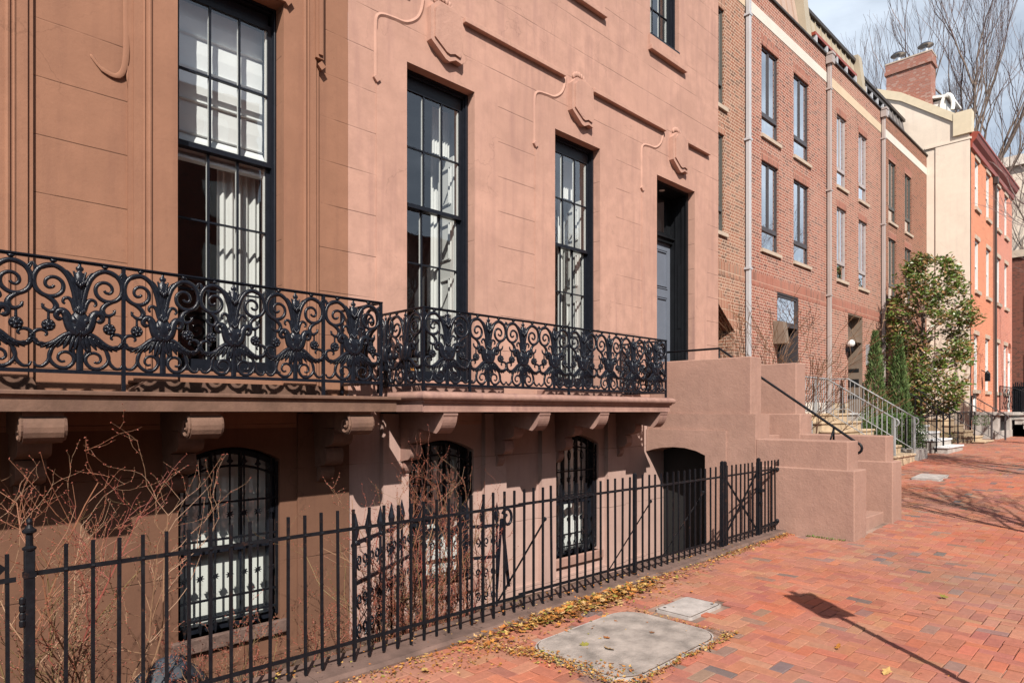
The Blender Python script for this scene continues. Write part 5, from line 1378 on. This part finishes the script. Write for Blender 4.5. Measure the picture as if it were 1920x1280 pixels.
# ================================================================== TREES AND PLANTS
def grow(mb, fine, p, d, r, L_, depth, rn, up=.10, spread=.5, twig=.006, seg=4, minr=.0, col=None, shrink=.70, kids=(2, 3)):
    pts = [Vector(p)]; q = Vector(p); dd = Vector(d).normalized(); rad = [r]
    for i in range(seg):
        dd = (dd+Vector((rn.gauss(0, .10), rn.gauss(0, .10), rn.gauss(0, .06)+up*.35))).normalized()
        q = q+dd*L_/seg; pts.append(q.copy()); rad.append(max(r*(1-(1-shrink)*(i+1)/seg), twig))
    tgt = mb if depth > 2 else fine
    if col: tgt.cur = col(depth)
    tgt.tube(pts, rad, 7 if depth > 4 else (5 if depth > 2 else 3), cap=False)
    if depth <= 0: return
    n = rn.randint(*kids) if len(kids) == 2 else rn.choice(kids)
    for k in range(n):
        a = rn.uniform(0, 6.283); ax = Vector((math.cos(a), math.sin(a), 0))
        sp_ = rn.uniform(.5, 1.2)*spread
        nd = (dd+ax*sp_+Vector((0, 0, up))).normalized()
        st_ = pts[-1] if k < 2 else pts[rn.randint(max(1, seg//2), seg)]
        grow(mb, fine, st_, nd, rad[-1]*(.92 if k == 0 else rn.uniform(.55, .8)), L_*rn.uniform(.70, .90), depth-1, rn, up, spread, twig, seg, minr, col, shrink, kids)
def bare_tree(x, y, h, r, seed, label, lean=(0, 0), depth=7, spread=.42, up=.16, grp=None, trunk=.30, kids=(2, 3), twig=.006):
    t = thing('bare_tree', (x, y, gz(x)), label, 'tree', grp); rn = random.Random(seed)
    a, b = MB(), MB(); base = Vector((x, y, gz(x)-.1)); top = base+Vector((lean[0], lean[1], h*trunk))
    tr = MB(); tr.tube([base, base+(top-base)*.1, base+(top-base)*.5, top], [r*1.5, r*1.1, r, r*.85], 10); tr.build('trunk', 'bark', t)
    d0 = (top-base).normalized()
    for k in range(3 if depth > 4 else 3):
        an = k*2.1+rn.uniform(0, .6); nd = (d0+Vector((math.cos(an), math.sin(an), 0))*spread*.8).normalized()
        grow(a, b, top-Vector((0, 0, .05)), nd, r*.66, h*.19, depth-1, rn, up, spread, twig, kids=kids)
    a.build('limbs', 'bark', t); b.build('crown', 'twig', t); return t
G = 'tall bare trees behind the roofs'
bare_tree(45.0, 9.4, 25, .34, 21, 'tall bare forked tree rising just right of the brick chimney', (.3, .2), 7, .25, .24, G, kids=(2, 2, 3, 3))
bare_tree(50.0, 9.5, 23, .26, 5, 'slimmer bare tree in the middle of the group behind the cream gable', (.2, 0), 7, .26, .22, G, kids=(2, 2, 3, 3))
bare_tree(52.5, 8.9, 27, .50, 33, 'thickest bare tree leaning right above the orange cornice', (2.2, -.3), 7, .40, .18, G, kids=(2, 2, 3, 3))
bare_tree(60, 8.4, 21, .30, 44, 'farthest bare tree at the right edge of the picture', (.8, -.5), 7, .45, .12, G, kids=(2, 2, 3, 3))
T2 = 'bare street trees along the kerb'
bare_tree(8.9, -1.1, 6.0, .085, 9, 'young bare street tree nearest the photographer', (.1, 0), 5, .5, .1, T2, .42, (2, 3, 3, 4), twig=.006)
bare_tree(14.6, -1.2, 7.0, .10, 12, 'second bare street tree along the kerb', (.1, .2), 6, .55, .08, T2, .36, (2, 3, 3, 4), twig=.006)
bare_tree(25.0, .5, 9.5, .13, 15, 'bare street tree whose twigs cross the orange houses', (.2, .5), 6, .62, .05, T2, .32, twig=.005)
bare_tree(34.0, .8, 8.5, .12, 18, 'farthest bare street tree, in front of the dark old building', (.2, .6), 6, .62, .05, T2, .32, twig=.005)
# rose canes
def canes(name, x, y, zb_, n, h, spread, seed, label, cat='shrub', lo=(-.3, .3), thick=.0065, thorn=True, wig=.17, top=0):
    rn = random.Random(seed); mb = MB(); L2 = []
    cols = [(.25, .09, .055), (.30, .13, .07), (.29, .075, .055), (.20, .13, .055), (.33, .19, .11)]
    for i in range(n):
        c = cols[rn.randint(0, 4)]
        p = Vector((x+rn.uniform(*lo), y+rn.uniform(-.12, .12), zb_)); d = Vector((rn.gauss(0, spread), rn.gauss(-.05, spread*.35), 1)).normalized()
        Lh = h*rn.uniform(.45, 1.0); pts = [p.copy()]; q = p.copy(); sg = 14
        for k in range(sg):
            d = (d+Vector((rn.gauss(0, wig), rn.gauss(0, .10), rn.gauss(.04, .08)))).normalized(); q = q+d*Lh/sg; q.x = min(max(q.x, x-.62), x+(.40 if top else .8)); q.y = min(max(q.y, 4.15), 5.9); pts.append(q.copy())
            for _ in range(2 if (top and k > 8) else 1):
              if k > 3 and rn.random() < .72:
                  d2 = (d+Vector((rn.choice((-1, 1))*rn.uniform(.4, 1.1), rn.gauss(0, .3), rn.uniform(-.2, .4)))).normalized(); L2.append((q.copy(), d2, thick*.62*(1-k/22), Lh*rn.uniform(.08, .28), c, 2))
        mb.cur = c; mb.tube(pts, [thick*(1-.6*k/sg) for k in range(sg+1)], 5)
    while L2:
        p, d, r_, l_, c, dep = L2.pop(); q = p.copy(); pts = [p]; dd = d
        for k in range(4):
            dd = (dd+Vector((rn.gauss(0, .25), rn.gauss(0, .2), rn.gauss(.08, .15)))).normalized(); q = q+dd*l_/4; pts.append(q.copy())
            if thorn and rn.random() < .7:
                mb.cur = (.30, .08, .05); sd_ = Vector((rn.gauss(0, 1), rn.gauss(0, 1), rn.gauss(0, .6))).normalized(); mb.tube([q, q+sd_*.010], [.0034, .0018], 4)
            if dep > 0 and rn.random() < .38: L2.append((q.copy(), (dd+Vector((rn.gauss(0, .7), rn.gauss(0, .4), rn.gauss(.1, .4)))).normalized(), r_*.7, l_*.6, c, dep-1))
        mb.cur = c; mb.tube(pts, [r_, r_*.9, r_*.75, r_*.6, r_*.45], 4)
    o = mb.build(name, 'rose_cane'); tag(o, label, cat); return o
canes('rose_bush', .88, 4.62, -.75, 15, 2.1, .13, 53, 'leggy bare rose bush with red canes behind the fence at left', lo=(-.24, .26), thick=.0075, wig=.11, top=1)
canes('rose_bush', .35, 4.5, -.75, 4, 1.8, .25, 14, 'sparse bare rose canes beside the finial gate post')
canes('rose_bush', 3.35, 4.62, -.75, 60, 1.85, .16, 8, 'dense tangle of bare rose canes by the ornate old railing', lo=(-.5, .45))
canes('rose_bush', 4.15, 4.7, -.75, 7, 1.95, .22, 31, 'few thin bare canes rising right of the dense tangle', lo=(-.2, .2))
canes('dry_brush', 1.75, 4.5, -.75, 40, .95, .55, 17, 'low heap of dry brush under the left basement window', 'shrub', (-.6, .8), .005)
canes('dry_brush', 2.75, 4.6, -.75, 16, .95, .40, 19, 'thin dry stems against the wall between the two houses', 'shrub', (-.3, .3), .005)
def shrub2(x, y, z, h, seed, label):
    rn = random.Random(seed); a, b = MB(), MB(); a.cur = b.cur = (.11, .06, .045)
    for k in range(6):
        d = Vector((rn.gauss(0, .45), rn.gauss(-.1, .3), 1)).normalized()
        grow(a, b, (x+rn.uniform(-.15, .15), y, z), d, .022, h*.36, 4, rn, .05, .62, .004, col=lambda dep: (.10+.02*(4-dep), .05+.01*(4-dep), .04), kids=(2, 3))
    a.v0 = len(a.v); off = len(a.v); a.v += b.v; a.f += [tuple(i+off for i in f) for f in b.f]; a.c += b.c; a.sm += b.sm
    tag(a.build('bare_shrub', 'rose_cane'), label, 'shrub')
shrub2(12.55, 5.75, .15, 3.4, 3, 'bare reddish shrub showing above the stoop in front of the brick wall')
shrub2(13.5, 5.6, .2, 2.3, 6, 'lower bare shrub with drooping twigs in front of the metal door hood')
# magnolia
def magnolia():
    t = thing('magnolia_tree', (23.9, 5.75, .55), 'evergreen magnolia with glossy leaves and rusty undersides', 'tree'); rn = random.Random(2)
    tr = MB(); limbs = []
    tr.tube([(23.7, 5.95, .4), (23.75, 5.9, 1.5), (23.6, 5.85, 2.6), (23.85, 5.75, 4.0), (24.0, 5.7, 5.6)], [.12, .10, .085, .06, .02], 8)
    tr.tube([(23.75, 5.9, 1.4), (24.1, 5.7, 2.6), (24.5, 5.5, 3.6)], [.07, .05, .02], 6)
    lf = MB(); lf_n = 0
    env = [(.6, 0), (1.0, .08), (1.15, .30), (1.25, .5), (1.22, .70), (.98, .87), (.40, 1)]
    def rad(t_):
        for (r0, a), (r1, b) in zip(env, env[1:]):
            if t_ <= b: return r0+(r1-r0)*(t_-a)/(b-a)
        return .1
    clusters = []
    while len(clusters) < 1450:
        t_ = rn.random(); an = rn.uniform(0, 6.283); rr = rad(t_)*math.sqrt(rn.uniform(.2, 1))*(1+.16*noise.noise((math.cos(an)*1.5, math.sin(an)*1.5, t_*5)))
        x, y, z = 24.02+rr*math.cos(an)*1.04, 5.62+rr*math.sin(an)*.95, 1.55+5.0*t_
        if y > 6.8 or noise.noise((x*1.5, y*1.5, z*1.6)) < -.03: continue
        clusters.append((Vector((x, y, z)), an, t_))
    for i, (c, an, t_) in enumerate(clusters):
        if i % 24 == 0: tr.tube([Vector((23.82, 5.78, max(1.4, c.z-.7))), (Vector((23.82, 5.78, c.z-.4))+c)/2, c], [.022, .014, .006], 4, cap=False)
        out = Vector((math.cos(an), math.sin(an), .45)).normalized()
        for k in range(rn.randint(5, 9)):
            a2 = rn.uniform(0, 6.283); d = (out*.6+Vector((math.cos(a2), math.sin(a2), rn.uniform(-.7, .9)))).normalized()
            n_ = Vector((rn.gauss(-.4, .8), rn.gauss(-.5, .8), .6)); q = rn.random()
            col = (.12, .20, .035) if q < .34 else ((.20, .29, .06) if q < .56 else ((.33, .38, .11) if q < .70 else ((.46, .26, .11) if q < .90 else (.60, .44, .26))))
            kk = rn.uniform(.6, 1.0); lf.leaf(c+Vector((rn.gauss(0, .06), rn.gauss(0, .06), rn.gauss(0, .07))), d, n_, rn.uniform(.11, .18), rn.uniform(.055, .08), tuple(v*kk for v in col))
    tr.build('trunk', 'bark', t); lf.build('crown', 'leafm', t, fixn=False)
magnolia()
def cypress(x, y, z, h, r0, seed, label):
    t = thing('columnar_cypress', (x, y, z), label, 'tree', 'columnar cypresses before the rose brick house'); rn = random.Random(seed)
    tr = MB(); tr.tube([(x, y, z-.1), (x, y, z+h*.9)], [.04, .01], 6); tr.build('trunk', 'bark', t); lf = MB()
    for i in range(5200):
        t_ = rn.random()**.8; rr = r0*(min(1, t_*5+.35))*(1-t_)**.8; an = rn.uniform(0, 6.283); q = rr*rn.uniform(.55, 1.05)*(1+.35*noise.noise((math.cos(an)*2, math.sin(an)*2, t_*h*2.4+x)))
        p = (x+q*math.cos(an), y+q*math.sin(an), z+h*t_); d = Vector((math.cos(an)*.45, math.sin(an)*.45, 1)); g_ = rn.uniform(.7, 1.3)
        col = (.10*g_, .175*g_, .05*g_) if rn.random() < .65 else ((.16*g_, .23*g_, .07*g_) if rn.random() < .8 else (.22*g_, .15*g_, .07*g_))
        lf.leaf(p, d+Vector((rn.gauss(0, .25), rn.gauss(0, .25), 0)), (rn.gauss(0, 1), rn.gauss(0, 1), .2), rn.uniform(.08, .16), rn.uniform(.014, .03), col)
    lf.build('crown', 'leafc', t, fixn=False)
cypress(19.25, 5.75, gz(19), 3.25, .42, 1, 'narrow green cypress nearer the tan sandstone steps')
cypress(20.25, 5.45, gz(20), 3.15, .42, 2, 'narrow green cypress nearer the marble steps')
def bush(name, x0, x1, y0, y1, z0, z1, n, seed, label, cols, ls=(.03, .06)):
    rn = random.Random(seed); lf = MB()
    for i in range(n):
        u, v, w_ = rn.uniform(-1, 1), rn.uniform(-1, 1), rn.uniform(-1, 1); m_ = max(abs(u), abs(v), abs(w_)); s_ = rn.uniform(.75, 1)/max((abs(u)**4+abs(v)**4+abs(w_)**4)**.25, .2); u, v, w_ = u*s_, v*s_, w_*s_
        bm_ = 1+.12*noise.noise((u*2+x0, v*2, w_*2))
        p = ((x0+x1)/2+u*(x1-x0)/2*bm_, (y0+y1)/2+v*(y1-y0)/2*bm_, (z0+z1)/2+w_*(z1-z0)/2*bm_)
        c = cols[rn.randint(0, len(cols)-1)]; k = rn.uniform(.7, 1.2)
        lf.leaf(p, (rn.gauss(u, .6), rn.gauss(v, .6), rn.gauss(.4, .6)), (rn.gauss(0, 1), rn.gauss(0, 1), 1), rn.uniform(*ls), rn.uniform(*ls)*.55, tuple(q*k for q in c))
    return tag(lf.build(name, 'leafh', fixn=False), label, 'shrub')
GR = [(.09, .19, .035), (.13, .25, .05), (.07, .14, .03)]
bush('clipped_hedge', 18.3, 20.55, 4.75, 5.9, .45, 1.62, 9000, 3, 'dense rounded green hedge between the two flights of steps', GR)
bush('flowering_shrub', 25.2, 25.75, 4.3, 4.7, 1.2, 1.55, 500, 4, 'small leafy shrub above the fence between the marble and tan steps', [(.07, .14, .04), (.1, .18, .05), (.35, .35, .3)])
bush('low_plants', 22.7, 24.6, 4.9, 5.5, .55, 1.0, 900, 5, 'low yellow-green plants at the foot of the magnolia', [(.15, .18, .03), (.10, .12, .03), (.12, .07, .03)])

# ================================================================== STREET SIGN (casts the shadow on the bricks)
hs_ = 2.62; bx, by = 6.135-.616*hs_/math.tan(R(SUN_EL)), 2.51-.788*hs_/math.tan(R(SUN_EL))
t = thing('street_sign', (bx, by, gz(bx)), 'parking sign on a pole just outside the frame, seen by its shadow', 'sign')
m_ = MB(); m_.tube([(bx, by, gz(bx)-.1), (bx, by, hs_+.02)], .028, 8); m_.build('pole', 'steel', t)
e = Vector((.848, -.53, 0)); nn = Vector((.53, .848, 0))
m_ = MB(); c0 = Vector((bx, by, 0))-e*.152-nn*.034
m_.obox((c0.x, c0.y, hs_-.62), e*.305, nn*.004, (0, 0, .60)); m_.build('sign_plate', 'sign', t)
